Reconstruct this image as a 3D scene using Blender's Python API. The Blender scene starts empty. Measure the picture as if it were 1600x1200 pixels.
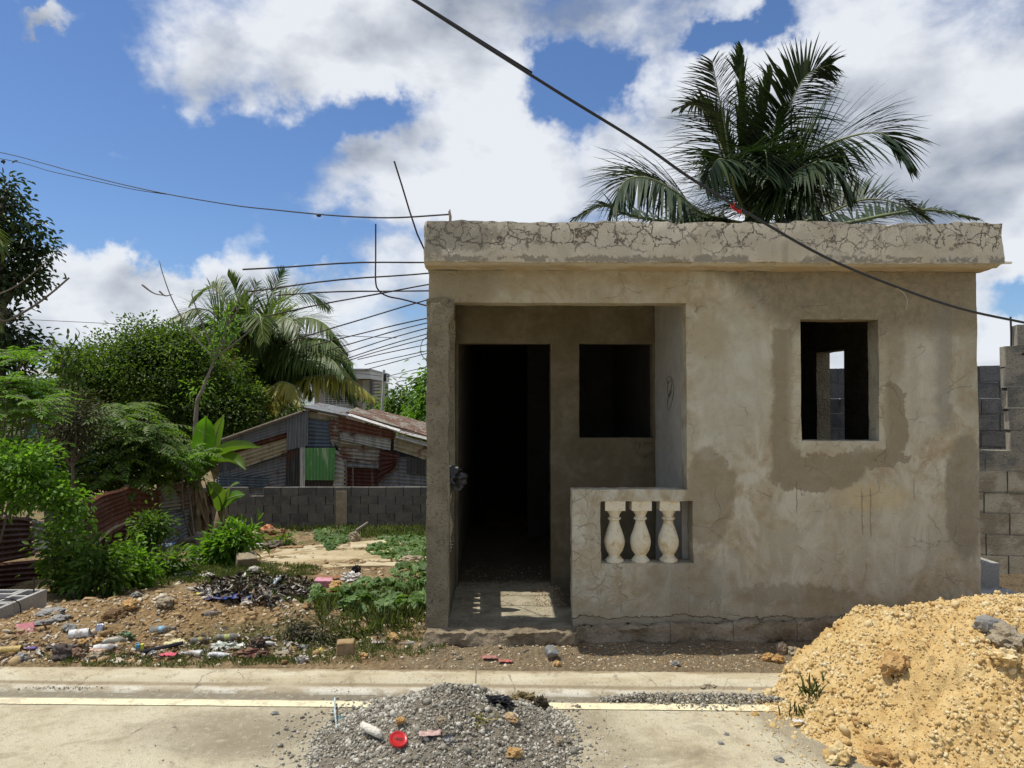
import bpy, math, random
import numpy as np
from mathutils import Vector, Matrix, noise as mn
R = math.radians
rng = np.random.default_rng(7)
random.seed(7)
sc = bpy.context.scene
COL = sc.collection

# ------------------------------------------------------------------ camera
F = 1180.0
EYE = Vector((0.0, 0.0, 1.6))
cam_d = bpy.data.cameras.new("camera")
cam = bpy.data.objects.new("camera", cam_d); COL.objects.link(cam); sc.camera = cam
cam_d.sensor_width = 36; cam_d.lens = 36*F/1600; cam_d.clip_end = 3000; cam_d.clip_start = .05
cam.location = EYE
cam.rotation_euler = (R(90+1.46), 0, R(-1.12))
CM = cam.rotation_euler.to_matrix()
def ray(px, py): return CM @ Vector(((px-800)/F, (600-py)/F, -1.0))
def P(px, py, Y):
    d = ray(px, py); return EYE + d*(Y/d.y)
def G(px, py, z=0.0):
    d = ray(px, py); return EYE + d*((z-EYE.z)/d.z)

# ------------------------------------------------------------------ nodes helper
class S:
    def __init__(s, nt, sock): s.nt, s.s = nt, sock
    def _m(s, op, b=None, c=None, rev=False):
        n = s.nt.nodes.new("ShaderNodeMath"); n.operation = op
        a, b_ = (b, s) if rev else (s, b)
        for i, v in enumerate((a, b_, c)):
            if v is None: continue
            if isinstance(v, S): s.nt.links.new(v.s, n.inputs[i])
            else: n.inputs[i].default_value = v
        return S(s.nt, n.outputs[0])
    def __add__(s, o): return s._m('ADD', o)
    __radd__ = __add__
    def __mul__(s, o): return s._m('MULTIPLY', o)
    __rmul__ = __mul__
    def __sub__(s, o): return s._m('SUBTRACT', o)
    def __rsub__(s, o): return s._m('SUBTRACT', o, rev=True)
    def __truediv__(s, o): return s._m('DIVIDE', o)
    def abs(s): return s._m('ABSOLUTE')
    def max(s, o): return s._m('MAXIMUM', o)
    def min(s, o): return s._m('MINIMUM', o)
    def pow(s, o): return s._m('POWER', o)
    def ss(s, a, b, lo=0.0, hi=1.0):
        n = s.nt.nodes.new("ShaderNodeMapRange"); n.interpolation_type = 'SMOOTHSTEP'
        s.nt.links.new(s.s, n.inputs[0])
        for i, v in zip((1, 2, 3, 4), (a, b, lo, hi)): n.inputs[i].default_value = v
        return S(s.nt, n.outputs[0])
class T:
    def __init__(s, nt): s.nt = nt
    def new(s, t): return s.nt.nodes.new(t)
    def link(s, a, b): s.nt.links.new(a.s if isinstance(a, S) else a, b)
    def pos(s):
        if not hasattr(s, '_p'): s._p = S(s.nt, s.new("ShaderNodeNewGeometry").outputs['Position'])
        return s._p
    def objc(s): return S(s.nt, s.new("ShaderNodeTexCoord").outputs['Object'])
    def sep(s, v):
        n = s.new("ShaderNodeSeparateXYZ"); s.link(v, n.inputs[0]); return [S(s.nt, o) for o in n.outputs]
    def comb(s, x, y, z):
        n = s.new("ShaderNodeCombineXYZ")
        for i, v in enumerate((x, y, z)):
            if isinstance(v, S): s.link(v, n.inputs[i])
            else: n.inputs[i].default_value = v
        return S(s.nt, n.outputs[0])
    def vscale(s, v, sc3):
        n = s.new("ShaderNodeVectorMath"); n.operation = 'MULTIPLY'; s.link(v, n.inputs[0]); n.inputs[1].default_value = sc3
        return S(s.nt, n.outputs[0])
    def vadd(s, v, w):
        n = s.new("ShaderNodeVectorMath"); n.operation = 'ADD'; s.link(v, n.inputs[0])
        if isinstance(w, S): s.link(w, n.inputs[1])
        else: n.inputs[1].default_value = w
        return S(s.nt, n.outputs[0])
    def noise(s, v, scale, detail=4, rough=.55, dist=0, col=False):
        n = s.new("ShaderNodeTexNoise"); s.link(v, n.inputs['Vector'])
        n.inputs['Scale'].default_value = scale; n.inputs['Detail'].default_value = detail
        n.inputs['Roughness'].default_value = rough; n.inputs['Distortion'].default_value = dist
        return S(s.nt, n.outputs['Color' if col else 'Fac'])
    def voro(s, v, scale, feat='F1', out='Distance', rnd=1.0):
        n = s.new("ShaderNodeTexVoronoi"); n.feature = feat; s.link(v, n.inputs['Vector'])
        n.inputs['Scale'].default_value = scale; n.inputs['Randomness'].default_value = rnd
        return S(s.nt, n.outputs[out])
    def mix(s, f, a, b):
        n = s.new("ShaderNodeMix"); n.data_type = 'RGBA'
        for i, v in ((0, f), (6, a), (7, b)):
            if isinstance(v, S): s.link(v, n.inputs[i])
            elif i == 0: n.inputs[0].default_value = v
            else: n.inputs[i].default_value = tuple(v)+(1,)
        return S(s.nt, n.outputs[2])
    def island(s): return S(s.nt, s.new("ShaderNodeNewGeometry").outputs['Random Per Island'])
    def ramp(s, f, stops, const=False):
        n = s.new("ShaderNodeValToRGB"); s.link(f, n.inputs[0]); cr = n.color_ramp
        if const: cr.interpolation = 'CONSTANT'
        while len(cr.elements) < len(stops): cr.elements.new(.5)
        for e, (p, c) in zip(cr.elements, stops): e.position = p; e.color = tuple(c)+(1,)
        return S(s.nt, n.outputs[0])
    def bump(s, h, strength=.3, dist=.01):
        n = s.new("ShaderNodeBump"); s.link(h, n.inputs['Height'])
        n.inputs['Strength'].default_value = strength; n.inputs['Distance'].default_value = dist
        return S(s.nt, n.outputs[0])
def material(name):
    m = bpy.data.materials.new(name); m.use_nodes = True
    t = T(m.node_tree); t.bsdf = m.node_tree.nodes['Principled BSDF']; t.m = m
    t.bsdf.inputs['Specular IOR Level'].default_value = .25
    return t
def finish(t, col, rough=.9, bump=None, spec=None, metal=None, trans=None):
    b = t.bsdf
    for key, v in (('Base Color', col), ('Roughness', rough), ('Metallic', metal), ('Specular IOR Level', spec)):
        if v is None: continue
        if isinstance(v, S): t.link(v, b.inputs[key])
        elif key == 'Base Color': b.inputs[key].default_value = tuple(v)+(1,)
        else: b.inputs[key].default_value = v
    if bump is not None: t.link(bump, b.inputs['Normal'])
    return t.m

# ------------------------------------------------------------------ world + sun
SUN = Vector((-.40, .032, 1.0)).normalized()       # direction towards the sun
w = bpy.data.worlds.new("World"); sc.world = w; w.use_nodes = True
t = T(w.node_tree); bg = w.node_tree.nodes['Background']
sky = t.new("ShaderNodeTexSky"); sky.sky_type = 'NISHITA'; sky.sun_disc = False
sky.sun_elevation = math.asin(SUN.z); sky.sun_rotation = math.atan2(SUN.x, SUN.y)
sky.air_density = 1.0; sky.dust_density = .35; sky.ozone_density = 2.5
d = S(t.nt, t.new("ShaderNodeTexCoord").outputs['Generated'])
dx, dy, dz = t.sep(d)
ady = dy.abs().max(.12)
u = dx/ady; v = dz/ady
wob = t.noise(d, 5.0, 5, .6, 0, True)
wx, wy, wz = t.sep(wob)
wob2 = t.noise(d, 14.0, 6, .62, 0, True)
w2x, w2y, w2z = t.sep(wob2)
uu = u + (wx-.5)*.30 + (w2x-.5)*.12; vv = v + (wy-.5)*.24 + (w2y-.5)*.12
base = None
blobs = [(60,130,250,160,-1.6),(250,300,170,70,-1.3),(20,300,150,60,-1.0),(110,430,190,60,.75),(330,420,90,40,.35),(400,440,120,50,.4),(215,395,50,22,-.5),(290,95,110,80,.65),(150,150,120,50,.35),(330,200,80,40,.4),(560,205,100,34,-1.2),(965,115,72,46,-1.35),
         (900,190,40,48,-1.0),(1170,38,55,26,-1.3),(340,250,95,60,-1.0),(480,385,60,30,-.9),(1570,470,60,26,-1.1),
         (330,390,80,40,-.5),(150,245,80,26,2.0),(70,22,60,14,1.2),(620,90,380,110,.4),(620,280,180,60,.35),(400,350,50,45,.8),
         (1400,280,300,250,.5),(130,440,140,60,.4), (650,395,90,25,-.35)]
for (px, py, rx, ry, am) in blobs:
    a_ = (uu - (px-777)/F)*(F/rx); b_ = (vv - (630-py)/F)*(F/ry)
    g = (a_*a_ + b_*b_)*(-.7)
    e = g._m('EXPONENT')*am
    base = e if base is None else base+e
front = dy.ss(.0, .25)
n1 = t.noise(t.vscale(d, (1, 1, 1.5)), 3.6, 9, .60, .1)
n2 = t.noise(t.vscale(t.vadd(d, (.05*SUN.x-.01, 0, .05)), (1, 1, 1.5)), 3.6, 6, .50, .1)
n1s = t.noise(t.vscale(d, (1, 1, 1.5)), 3.6, 6, .50, .1)
n3 = t.noise(t.vscale(d, (1, 1, 2.2)), 1.7, 4, .5)
n4 = t.noise(t.vscale(d, (1, 1, 1.8)), 11, 8, .62, .3)
n5 = t.noise(t.vscale(d, (1, 1, 1.6)), 6.5, 6, .55, .2)
dens = base*front + .50 + (n1-.5)*2.7
cov = (dens + (n4-.5)*.9).ss(.0, .85)
cov = cov*dz.ss(-.05, .03)
grey = u.ss(.1, .62)*v.ss(.05, .3)*front
shade = ((n1s-n2)*5.0 + .70 + (n3-.5)*1.5 + (n5-.5)*1.3 + (n4-.5)*.35 - dens.ss(.5, 1.9)*.20 - grey*.20).max(.0).min(1.0)
ccol = t.mix(shade, (.30, .345, .425), (.84, .87, .92))
skyc = t.vscale(S(t.nt, sky.outputs[0]), (.080, .097, .122))
mixc = t.mix(cov*.96, skyc, ccol)
# ccol is already scene-linear; scale both through strength 0.1
final = t.new("ShaderNodeVectorMath"); final.operation = 'MULTIPLY'; t.link(mixc, final.inputs[0]); final.inputs[1].default_value = (10, 10, 10)
t.link(final.outputs[0], bg.inputs['Color']); bg.inputs['Strength'].default_value = .1
w.cycles.sampling_method = 'MANUAL'; w.cycles.sample_map_resolution = 512

sun_d = bpy.data.lights.new("sun", 'SUN'); sun_d.energy = 4.4; sun_d.angle = R(.5); sun_d.color = (1, .955, .87)
sun = bpy.data.objects.new("sun", sun_d); COL.objects.link(sun)
sun.rotation_euler = SUN.to_track_quat('Z', 'Y').to_euler(); sun.location = (-4, 0, 12)

sc.view_settings.view_transform = 'Standard'; sc.view_settings.look = 'None'
sc.view_settings.exposure = 0; sc.view_settings.gamma = 1; sc.view_settings.use_curve_mapping = False
sc.render.engine = 'CYCLES'
sc.cycles.use_denoising = True
sc.cycles.max_bounces = 6; sc.cycles.diffuse_bounces = 3; sc.cycles.glossy_bounces = 2; sc.cycles.transmission_bounces = 4; sc.cycles.transparent_max_bounces = 6
sc.cycles.sample_clamp_indirect = 6

# ------------------------------------------------------------------ mesh helpers
def fbm(x, y, z=0, o=4):
    return mn.fractal(Vector((x, y, z)), .6, 2.1, o)
def link_mesh(name, me, mat, parent=None, smooth=False, sharp=None):
    for m in (mat if isinstance(mat, (list, tuple)) else [mat]): me.materials.append(m)
    if smooth:
        me.polygons.foreach_set('use_smooth', np.ones(len(me.polygons), bool))
        if sharp: me.set_sharp_from_angle(angle=R(sharp))
    o = bpy.data.objects.new(name, me); COL.objects.link(o)
    if parent is not None: o.parent = parent; o.matrix_parent_inverse = Matrix.Translation(-parent.location) if False else Matrix.Identity(4)
    return o
def from_arrays(name, V, Fc, mat, parent=None, smooth=False, sharp=None, off=None):
    """V (n,3), Fc (m,k)"""
    me = bpy.data.meshes.new(name)
    V = np.asarray(V, float).reshape(-1, 3)
    if parent is not None: V = V - np.array(parent.location)
    Fc = np.asarray(Fc, np.int32); k = Fc.shape[1]
    me.vertices.add(len(V)); me.vertices.foreach_set('co', V.ravel())
    me.loops.add(Fc.size); me.loops.foreach_set('vertex_index', Fc.ravel())
    me.polygons.add(len(Fc)); me.polygons.foreach_set('loop_start', np.arange(0, Fc.size, k, dtype=np.int32))
    me.update(calc_edges=True); me.validate()
    return link_mesh(name, me, mat, parent, smooth, sharp)
class MB:
    def __init__(s): s.v = []; s.f = []
    def add(s, vs, fs):
        b = len(s.v); s.v += [tuple(x) for x in vs]; s.f += [tuple(i+b for i in f) for f in fs]
    def box(s, x0, x1, y0, y1, z0, z1, rot=0, c=None):
        vs = [(x, y, z) for z in (z0, z1) for y in (y0, y1) for x in (x0, x1)]
        if rot:
            cx, cy = c or ((x0+x1)/2, (y0+y1)/2); ca, sa = math.cos(rot), math.sin(rot)
            vs = [(cx+(x-cx)*ca-(y-cy)*sa, cy+(x-cx)*sa+(y-cy)*ca, z) for x, y, z in vs]
        s.add(vs, [(0,2,3,1),(4,5,7,6),(0,1,5,4),(2,6,7,3),(0,4,6,2),(1,3,7,5)])
    def tube(s, pts, r, n=8, cap=True, jit=0):
        pts = [Vector(p) for p in pts]; m = len(pts); b = len(s.v)
        rs = r if isinstance(r, (list, tuple)) else [r]*m
        up = Vector((.13, .21, 1)).normalized()
        for i, p in enumerate(pts):
            tg = (pts[min(i+1, m-1)]-pts[max(i-1, 0)]).normalized()
            a = tg.cross(up)
            if a.length < .05: a = tg.cross(Vector((1, 0, 0)))
            a.normalize(); c = tg.cross(a)
            for k in range(n):
                q = 2*math.pi*k/n; rr = rs[i]*(1+jit*(random.random()-.5))
                s.v.append(tuple(p + a*math.cos(q)*rr + c*math.sin(q)*rr))
        for i in range(m-1):
            for k in range(n):
                k2 = (k+1) % n
                s.f.append((b+i*n+k, b+i*n+k2, b+(i+1)*n+k2, b+(i+1)*n+k))
        if cap:
            s.f.append(tuple(b+k for k in range(n))[::-1]); s.f.append(tuple(b+(m-1)*n+k for k in range(n)))
    def lathe(s, prof, n=16, M=None, caps=True):
        b = len(s.v); M = M or Matrix.Identity(4)
        for (r, z) in prof:
            for k in range(n):
                q = 2*math.pi*k/n; s.v.append(tuple(M @ Vector((r*math.cos(q), r*math.sin(q), z))))
        for i in range(len(prof)-1):
            for k in range(n):
                k2 = (k+1) % n; s.f.append((b+i*n+k, b+i*n+k2, b+(i+1)*n+k2, b+(i+1)*n+k))
        if caps:
            s.f.append(tuple(b+k for k in range(n))[::-1]); e = b+(len(prof)-1)*n; s.f.append(tuple(e+k for k in range(n)))
    def build(s, name, mat, parent=None, smooth=False, sharp=None):
        me = bpy.data.meshes.new(name)
        o = parent.location if parent is not None else Vector((0, 0, 0))
        me.from_pydata([(x-o.x, y-o.y, z-o.z) for x, y, z in s.v], [], s.f); me.update()
        return link_mesh(name, me, mat, parent, smooth, sharp)
def tag(o, label=None, cat=None, group=None, kind=None):
    if label: o['label'] = label
    if cat: o['category'] = cat
    if group: o['group'] = group
    if kind: o['kind'] = kind
    return o
def empty(name, loc, label, cat, group=None, kind=None):
    o = bpy.data.objects.new(name, None); COL.objects.link(o); o.location = loc
    return tag(o, label, cat, group, kind)
def structure(o): o['kind'] = 'structure'; return o
def smooth_poly(pts, n=6):
    """Catmull-Rom through the points"""
    pts = [Vector(p) for p in pts]; out = []
    q = [pts[0]*2-pts[1]] + pts + [pts[-1]*2-pts[-2]]
    for i in range(1, len(q)-2):
        for k in range(n):
            s = k/n; a, b, c, dd = q[i-1], q[i], q[i+1], q[i+2]
            out.append(.5*((2*b) + (c-a)*s + (2*a-5*b+4*c-dd)*s*s + (3*b-a-3*c+dd)*s**3))
    out.append(pts[-1]); return out

def lines(a, b, step, extra=()):
    ks = sorted(set([a, b]+[e for e in extra if a < e < b])); out = []
    for p, q in zip(ks[:-1], ks[1:]):
        n = max(1, int(round((q-p)/step)))
        out += [p+(q-p)*i/n for i in range(n)]
    return out+[b]
def wall_sheet(name, mat, origin, U, Vv, W, ulen, v0, v1, thick, holes=(), step=.045, amp=.004, edge=.006, parent=None, outline=None):
    """a wall with real openings: u along the wall, v up, thickness along W; rough, slightly uneven"""
    ue = [e for h in holes for e in h[:2]]; ve = [e for h in holes for e in h[2:]]
    us = lines(0, ulen, step, ue); vs = lines(v0, v1, step, ve)
    ws = [0, thick*.35, thick]
    origin, U, Vv, W = Vector(origin), Vector(U), Vector(Vv), Vector(W)
    nu, nv = len(us)-1, len(vs)-1
    def solid(i, j):
        if i < 0 or j < 0 or i >= nu or j >= nv: return False
        uc, vc = (us[i]+us[i+1])/2, (vs[j]+vs[j+1])/2
        for h in holes:
            if h[0] < uc < h[1] and h[2] < vc < h[3]: return False
        return True
    mb = MB(); idx = {}
    def vid(i, j, k):
        key = (i, j, k)
        if key not in idx:
            p = origin + U*us[i] + Vv*vs[j] + W*ws[k]
            n4 = [solid(i-1, j-1), solid(i, j-1), solid(i-1, j), solid(i, j)]
            onedge = not all(n4)
            a = edge if onedge else amp
            q = p*3.0
            dsp = Vector((fbm(q.x, q.y, q.z), fbm(q.x+31, q.y, q.z), fbm(q.x, q.y+57, q.z)))*(a*.5)
            q = p*25
            dsp += Vector((mn.noise(q), mn.noise(q+Vector((9, 0, 0))), mn.noise(q+Vector((0, 9, 0)))))*(a*(.45 if onedge else .2))
            if onedge and k in (0,):     # worn arris
                cu = (us[i] - ulen/2); inward = W*.006
                dsp += inward
            idx[key] = len(mb.v); mb.v.append(tuple(p+dsp))
        return idx[key]
    K = len(ws)-1
    for i in range(nu):
        for j in range(nv):
            if not solid(i, j): continue
            mb.f.append((vid(i,j,0), vid(i+1,j,0), vid(i+1,j+1,0), vid(i,j+1,0)))
            mb.f.append((vid(i,j,K), vid(i,j+1,K), vid(i+1,j+1,K), vid(i+1,j,K)))
            for k in range(K):
                if not solid(i-1, j): mb.f.append((vid(i,j,k), vid(i,j+1,k), vid(i,j+1,k+1), vid(i,j,k+1)))
                if not solid(i+1, j): mb.f.append((vid(i+1,j,k), vid(i+1,j,k+1), vid(i+1,j+1,k+1), vid(i+1,j+1,k)))
                if not solid(i, j-1): mb.f.append((vid(i,j,k), vid(i,j,k+1), vid(i+1,j,k+1), vid(i+1,j,k)))
                if not solid(i, j+1): mb.f.append((vid(i,j+1,k), vid(i+1,j+1,k), vid(i+1,j+1,k+1), vid(i,j+1,k+1)))
    return mb.build(name, mat, parent, smooth=True, sharp=50)
def rough_box(name, mat, x0, x1, y0, y1, z0, z1, step=.05, amp=.006, parent=None, fn=None):
    """closed, gridded, uneven box"""
    xs, ys, zs = lines(x0, x1, step), lines(y0, y1, step), lines(z0, z1, step)
    mb = MB(); idx = {}
    def vid(i, j, k):
        if (i, j, k) not in idx:
            p = Vector((xs[i], ys[j], zs[k])); q = p*7
            dsp = Vector((fbm(q.x, q.y, q.z), fbm(q.x+31, q.y, q.z), fbm(q.x, q.y+57, q.z)))*amp
            q = p*28; dsp += Vector((mn.noise(q), mn.noise(q+Vector((9, 0, 0))), mn.noise(q+Vector((0, 9, 0)))))*amp*.6
            ne = (i in (0, len(xs)-1)) + (j in (0, len(ys)-1)) + (k in (0, len(zs)-1))
            if ne >= 2: dsp += (Vector(((x0+x1)/2, (y0+y1)/2, (z0+z1)/2))-p).normalized()*amp*1.2
            p2 = p+dsp
            if fn: p2 = Vector(fn(p2))
            idx[(i, j, k)] = len(mb.v); mb.v.append(tuple(p2))
        return idx[(i, j, k)]
    I, J, K = len(xs)-1, len(ys)-1, len(zs)-1
    for i in range(I):
        for j in range(J):
            mb.f.append((vid(i,j,0), vid(i,j+1,0), vid(i+1,j+1,0), vid(i+1,j,0)))
            mb.f.append((vid(i,j,K), vid(i+1,j,K), vid(i+1,j+1,K), vid(i,j+1,K)))
    for i in range(I):
        for k in range(K):
            mb.f.append((vid(i,0,k), vid(i+1,0,k), vid(i+1,0,k+1), vid(i,0,k+1)))
            mb.f.append((vid(i,J,k), vid(i,J,k+1), vid(i+1,J,k+1), vid(i+1,J,k)))
    for j in range(J):
        for k in range(K):
            mb.f.append((vid(0,j,k), vid(0,j,k+1), vid(0,j+1,k+1), vid(0,j+1,k)))
            mb.f.append((vid(I,j,k), vid(I,j+1,k), vid(I,j+1,k+1), vid(I,j,k+1)))
    return mb.build(name, mat, parent, smooth=True, sharp=50)

# rocks: many lumps as one array mesh
_ICO = None
def ico():
    global _ICO
    if _ICO is None:
        p = (1+5**.5)/2
        v = np.array([(-1,p,0),(1,p,0),(-1,-p,0),(1,-p,0),(0,-1,p),(0,1,p),(0,-1,-p),(0,1,-p),(p,0,-1),(p,0,1),(-p,0,-1),(-p,0,1)], float)
        v /= np.linalg.norm(v[0])
        f = np.array([(0,11,5),(0,5,1),(0,1,7),(0,7,10),(0,10,11),(1,5,9),(5,11,4),(11,10,2),(10,7,6),(7,1,8),(3,9,4),(3,4,2),(3,2,6),(3,6,8),(3,8,9),(4,9,5),(2,4,11),(6,2,10),(8,6,7),(9,8,1)])
        _ICO = (v, f)
    return _ICO
def rot_mats(n, g):
    q = g.normal(size=(n, 4)); q /= np.linalg.norm(q, axis=1)[:, None]
    a, b, c, d_ = q.T
    return np.stack([np.stack([1-2*(c*c+d_*d_), 2*(b*c-a*d_), 2*(b*d_+a*c)], 1),
                     np.stack([2*(b*c+a*d_), 1-2*(b*b+d_*d_), 2*(c*d_-a*b)], 1),
                     np.stack([2*(b*d_-a*c), 2*(c*d_+a*b), 1-2*(b*b+c*c)], 1)], 1)
def rocks(name, pts, sizes, mat, g, squash=.55, rough=.22, smooth=False, flat=False):
    v, f = ico(); n = len(pts)
    sc3 = np.stack([g.uniform(.7, 1.3, n), g.uniform(.6, 1.1, n), g.uniform(squash*.7, squash*1.4, n)], 1)
    L = v[None]*(1+g.uniform(-rough, rough, (n, 12, 1)))*sc3[:, None]
    if flat:
        a = g.uniform(0, 6.28, n); M = np.zeros((n, 3, 3)); M[:, 0, 0] = np.cos(a); M[:, 0, 1] = -np.sin(a); M[:, 1, 0] = np.sin(a); M[:, 1, 1] = np.cos(a); M[:, 2, 2] = 1
        M += g.normal(size=(n, 3, 3))*.15
    else: M = rot_mats(n, g)
    V = np.einsum('nij,nkj->nki', M, L)*np.asarray(sizes)[:, None, None] + np.asarray(pts)[:, None]
    Fc = f[None] + (np.arange(n)*12)[:, None, None]
    return from_arrays(name, V, Fc.reshape(-1, 3), mat, smooth=smooth)
def icosphere(sub):
    v, f = ico(); v = [Vector(x) for x in v]; f = [tuple(x) for x in f]
    for _ in range(sub):
        cache = {}; nf = []
        def mid(a, b):
            k = (min(a, b), max(a, b))
            if k not in cache: cache[k] = len(v); v.append(((v[a]+v[b])/2).normalized())
            return cache[k]
        for a, b, c in f:
            ab, bc, ca = mid(a, b), mid(b, c), mid(c, a); nf += [(a,ab,ca),(b,bc,ab),(c,ca,bc),(ab,bc,ca)]
        f = nf
    return v, f
def lump(name, mat, loc, size, rotz=0, amp=.25, freq=1.6, sub=3, tilt=0, smooth=True, parent=None, ridged=0):
    """one irregular lump (stone, crumpled bag)"""
    v, f = icosphere(sub); mb = MB(); sd = random.random()*99
    M = Matrix.Rotation(rotz, 3, 'Z') @ Matrix.Rotation(tilt, 3, 'Y')
    out = []
    for p in v:
        q = p*freq; nn = fbm(q.x+sd, q.y, q.z, 3)
        if ridged: nn -= ridged*abs(mn.noise(p*freq*2.3+Vector((sd, 0, 0))))
        p2 = p*(1+amp*nn)
        out.append(Vector(loc) + M @ Vector((p2.x*size[0]/2, p2.y*size[1]/2, p2.z*size[2]/2)))
    mb.add(out, f)
    return mb.build(name, mat, parent, smooth=smooth, sharp=(40 if smooth else None))

# ------------------------------------------------------------------ leaves as arrays
class Leaves:
    def __init__(s): s.p, s.d, s.n, s.l, s.w = [], [], [], [], []
    def put(s, p, d_, n, l, w_):
        s.p.append(np.atleast_2d(p)); s.d.append(np.atleast_2d(d_)); s.n.append(np.atleast_2d(n))
        k = len(s.p[-1]); s.l.append(np.broadcast_to(l, (k,))); s.w.append(np.broadcast_to(w_, (k,)))
    def build(s, name, mat, parent=None, fold=.25, curl=.15, pts=6):
        p = np.concatenate(s.p); d_ = np.concatenate(s.d); n = np.concatenate(s.n); l = np.concatenate(s.l)[:, None]; w_ = np.concatenate(s.w)[:, None]
        d_ = d_/np.maximum(np.linalg.norm(d_, axis=1), 1e-6)[:, None]
        sd = np.cross(d_, n); sd /= np.maximum(np.linalg.norm(sd, axis=1), 1e-6)[:, None]
        n = np.cross(sd, d_)
        if pts == 4:
            V = np.stack([p, p+d_*l*.45+sd*w_*.5+n*w_*fold, p+d_*l-n*l*curl, p+d_*l*.45-sd*w_*.5+n*w_*fold], 1)
            Fc = np.array([(0, 1, 2, 3)])
        else:
            V = np.stack([p, p+d_*l*.3+sd*w_*.5+n*w_*fold, p+d_*l*.7+sd*w_*.38+n*(w_*fold-l*curl*.4), p+d_*l-n*l*curl,
                          p+d_*l*.7-sd*w_*.38+n*(w_*fold-l*curl*.4), p+d_*l*.3-sd*w_*.5+n*w_*fold], 1)
            Fc = np.array([(0, 1, 2, 3), (0, 3, 4, 5)])
        K = V.shape[1]
        Fa = Fc[None]+(np.arange(len(p))*K)[:, None, None]
        return from_arrays(name, V, Fa.reshape(-1, Fc.shape[1]), mat, parent)
def unit(a): return a/np.maximum(np.linalg.norm(a, axis=-1, keepdims=True), 1e-9)

# ================================================================== MATERIALS
def leaf_mat(name, c0, c1, c2=None, rough=.45, trans=.35):
    t = material(name); i = t.island(); p = t.pos()
    n = t.noise(p, 1.1, 2)
    f = (i*.75 + (n-.5)*.9).max(0.).min(1.)
    col = t.ramp(f, [(0, c0), (.6, c1), (1, c2 or c1)])
    finish(t, col, rough, spec=.4)
    tr = t.new("ShaderNodeBsdfTranslucent"); t.link(t.vscale(col, (1.25, 1.35, .6)), tr.inputs[0])
    mx = t.new("ShaderNodeMixShader"); mx.inputs[0].default_value = trans
    t.link(t.bsdf.outputs[0], mx.inputs[1]); t.link(tr.outputs[0], mx.inputs[2])
    t.link(mx.outputs[0], t.nt.nodes['Material Output'].inputs[0])
    return t.m
def plain(name, col, rough=.6, var=.15, scale=20, spec=.3, bumps=0, metal=0, trans=0):
    t = material(name); p = t.pos(); n = t.noise(p, scale, 4)
    c = t.mix(n, tuple(x*(1-var) for x in col), tuple(min(1, x*(1+var)) for x in col))
    m = finish(t, c, rough, spec=spec, metal=metal, bump=t.bump(n, bumps, .01) if bumps else None)
    if trans: t.bsdf.inputs['Transmission Weight'].default_value = trans; t.bsdf.inputs['IOR'].default_value = 1.2
    return m

M_ = {}
def blob(x, z, cx, cz, rx, rz, nz, a=.8, b=1.1):
    q = ((x-cx)*(1/rx)); r = ((z-cz)*(1/rz))
    dd = (q*q+r*r).pow(.5) + nz
    return dd.ss(a, b, 1, 0)
# front plaster
t = material("front plaster"); p = t.pos(); x, y, z = t.sep(p)
nA = t.noise(p, 3.2, 7, .65, .3); nB = t.noise(p, 13, 6, .62); nF = t.noise(p, 90, 4, .6)
nS = t.noise(t.vscale(p, (1.2, 1, .45)), 5, 6, .65, 1.2)
swirl = t.noise(t.vscale(p, (1, 1, 1)), 2.2, 5, .6, 2.2)
pale = t.mix(nS.ss(.38, .60), (.33, .30, .225), (.45, .42, .34))
tan_ = (.335, .27, .175); brown = (.215, .170, .112); dark = (.165, .145, .108)
col = t.mix(swirl.ss(.40, .60), pale, t.mix(nB.ss(.35, .65), (.29, .235, .15), (.385, .33, .24)))
jit = (nA-.5)*1.3 + (nB-.5)*.35
# wet-looking mortar patches with their own ragged shapes
nR = t.noise(p, 26, 5, .7)
xw = x + (nA-.5)*.20 + (nR-.5)*.05; zw = z + (nB-.5)*.16 + (nR-.5)*.06
def patch(x0, x1, z0, z1, sf=.02):
    return xw.ss(x0-sf, x0+sf)*xw.ss(x1+sf, x1-sf)*zw.ss(z0-sf, z0+sf)*zw.ss(z1+sf, z1-sf)
def bl(cx, cz, rx, rz, e=.06): return blob(xw, zw, cx, cz, rx, rz, 0.0, 1-e, 1+e)
mort = t.mix(nB, (.185, .150, .098), (.235, .195, .13))
ringm = patch(1.83, 1.975, 1.18, 2.10).max(bl(1.93, 1.20, .10, .16)).max(bl(2.13, 1.135, .33, .12)).max(bl(2.50, 1.235, .26, .06)).max(bl(2.665, 1.50, .085, .24))
soft = bl(2.63, 1.95, .10, .33, .25)
pz = bl(2.86, 1.72, .17, .38, .2).max(bl(1.55, 1.75, .28, .50, .3)).max(bl(2.45, .75, .6, .35, .4)*.6)
col = t.mix(pz*.55, col, t.mix(nS, (.36, .345, .28), (.43, .415, .345)))
col = t.mix(soft*.55, col, mort)
col = t.mix(ringm*.85, col, mort)
frame_x = ((x-2.275).abs()-.26).max(0.); frame_z = ((z-1.755).abs()-.40).max(0.)
ring = (frame_x*frame_x+frame_z*frame_z).pow(.5) + (nA-.5)*.05
col = t.mix(ring.ss(.10, .05)*z.ss(2.12, 1.9)*.45, col, (.39, .355, .265))
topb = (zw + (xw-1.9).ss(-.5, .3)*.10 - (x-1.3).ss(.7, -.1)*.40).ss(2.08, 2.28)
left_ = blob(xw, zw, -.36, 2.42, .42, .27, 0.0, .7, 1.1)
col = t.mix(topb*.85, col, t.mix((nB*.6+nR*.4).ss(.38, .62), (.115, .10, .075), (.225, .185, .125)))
col = t.mix((zw.ss(2.08, 2.18)*xw.ss(1.75, 1.9))*.5, col, mort)
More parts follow.
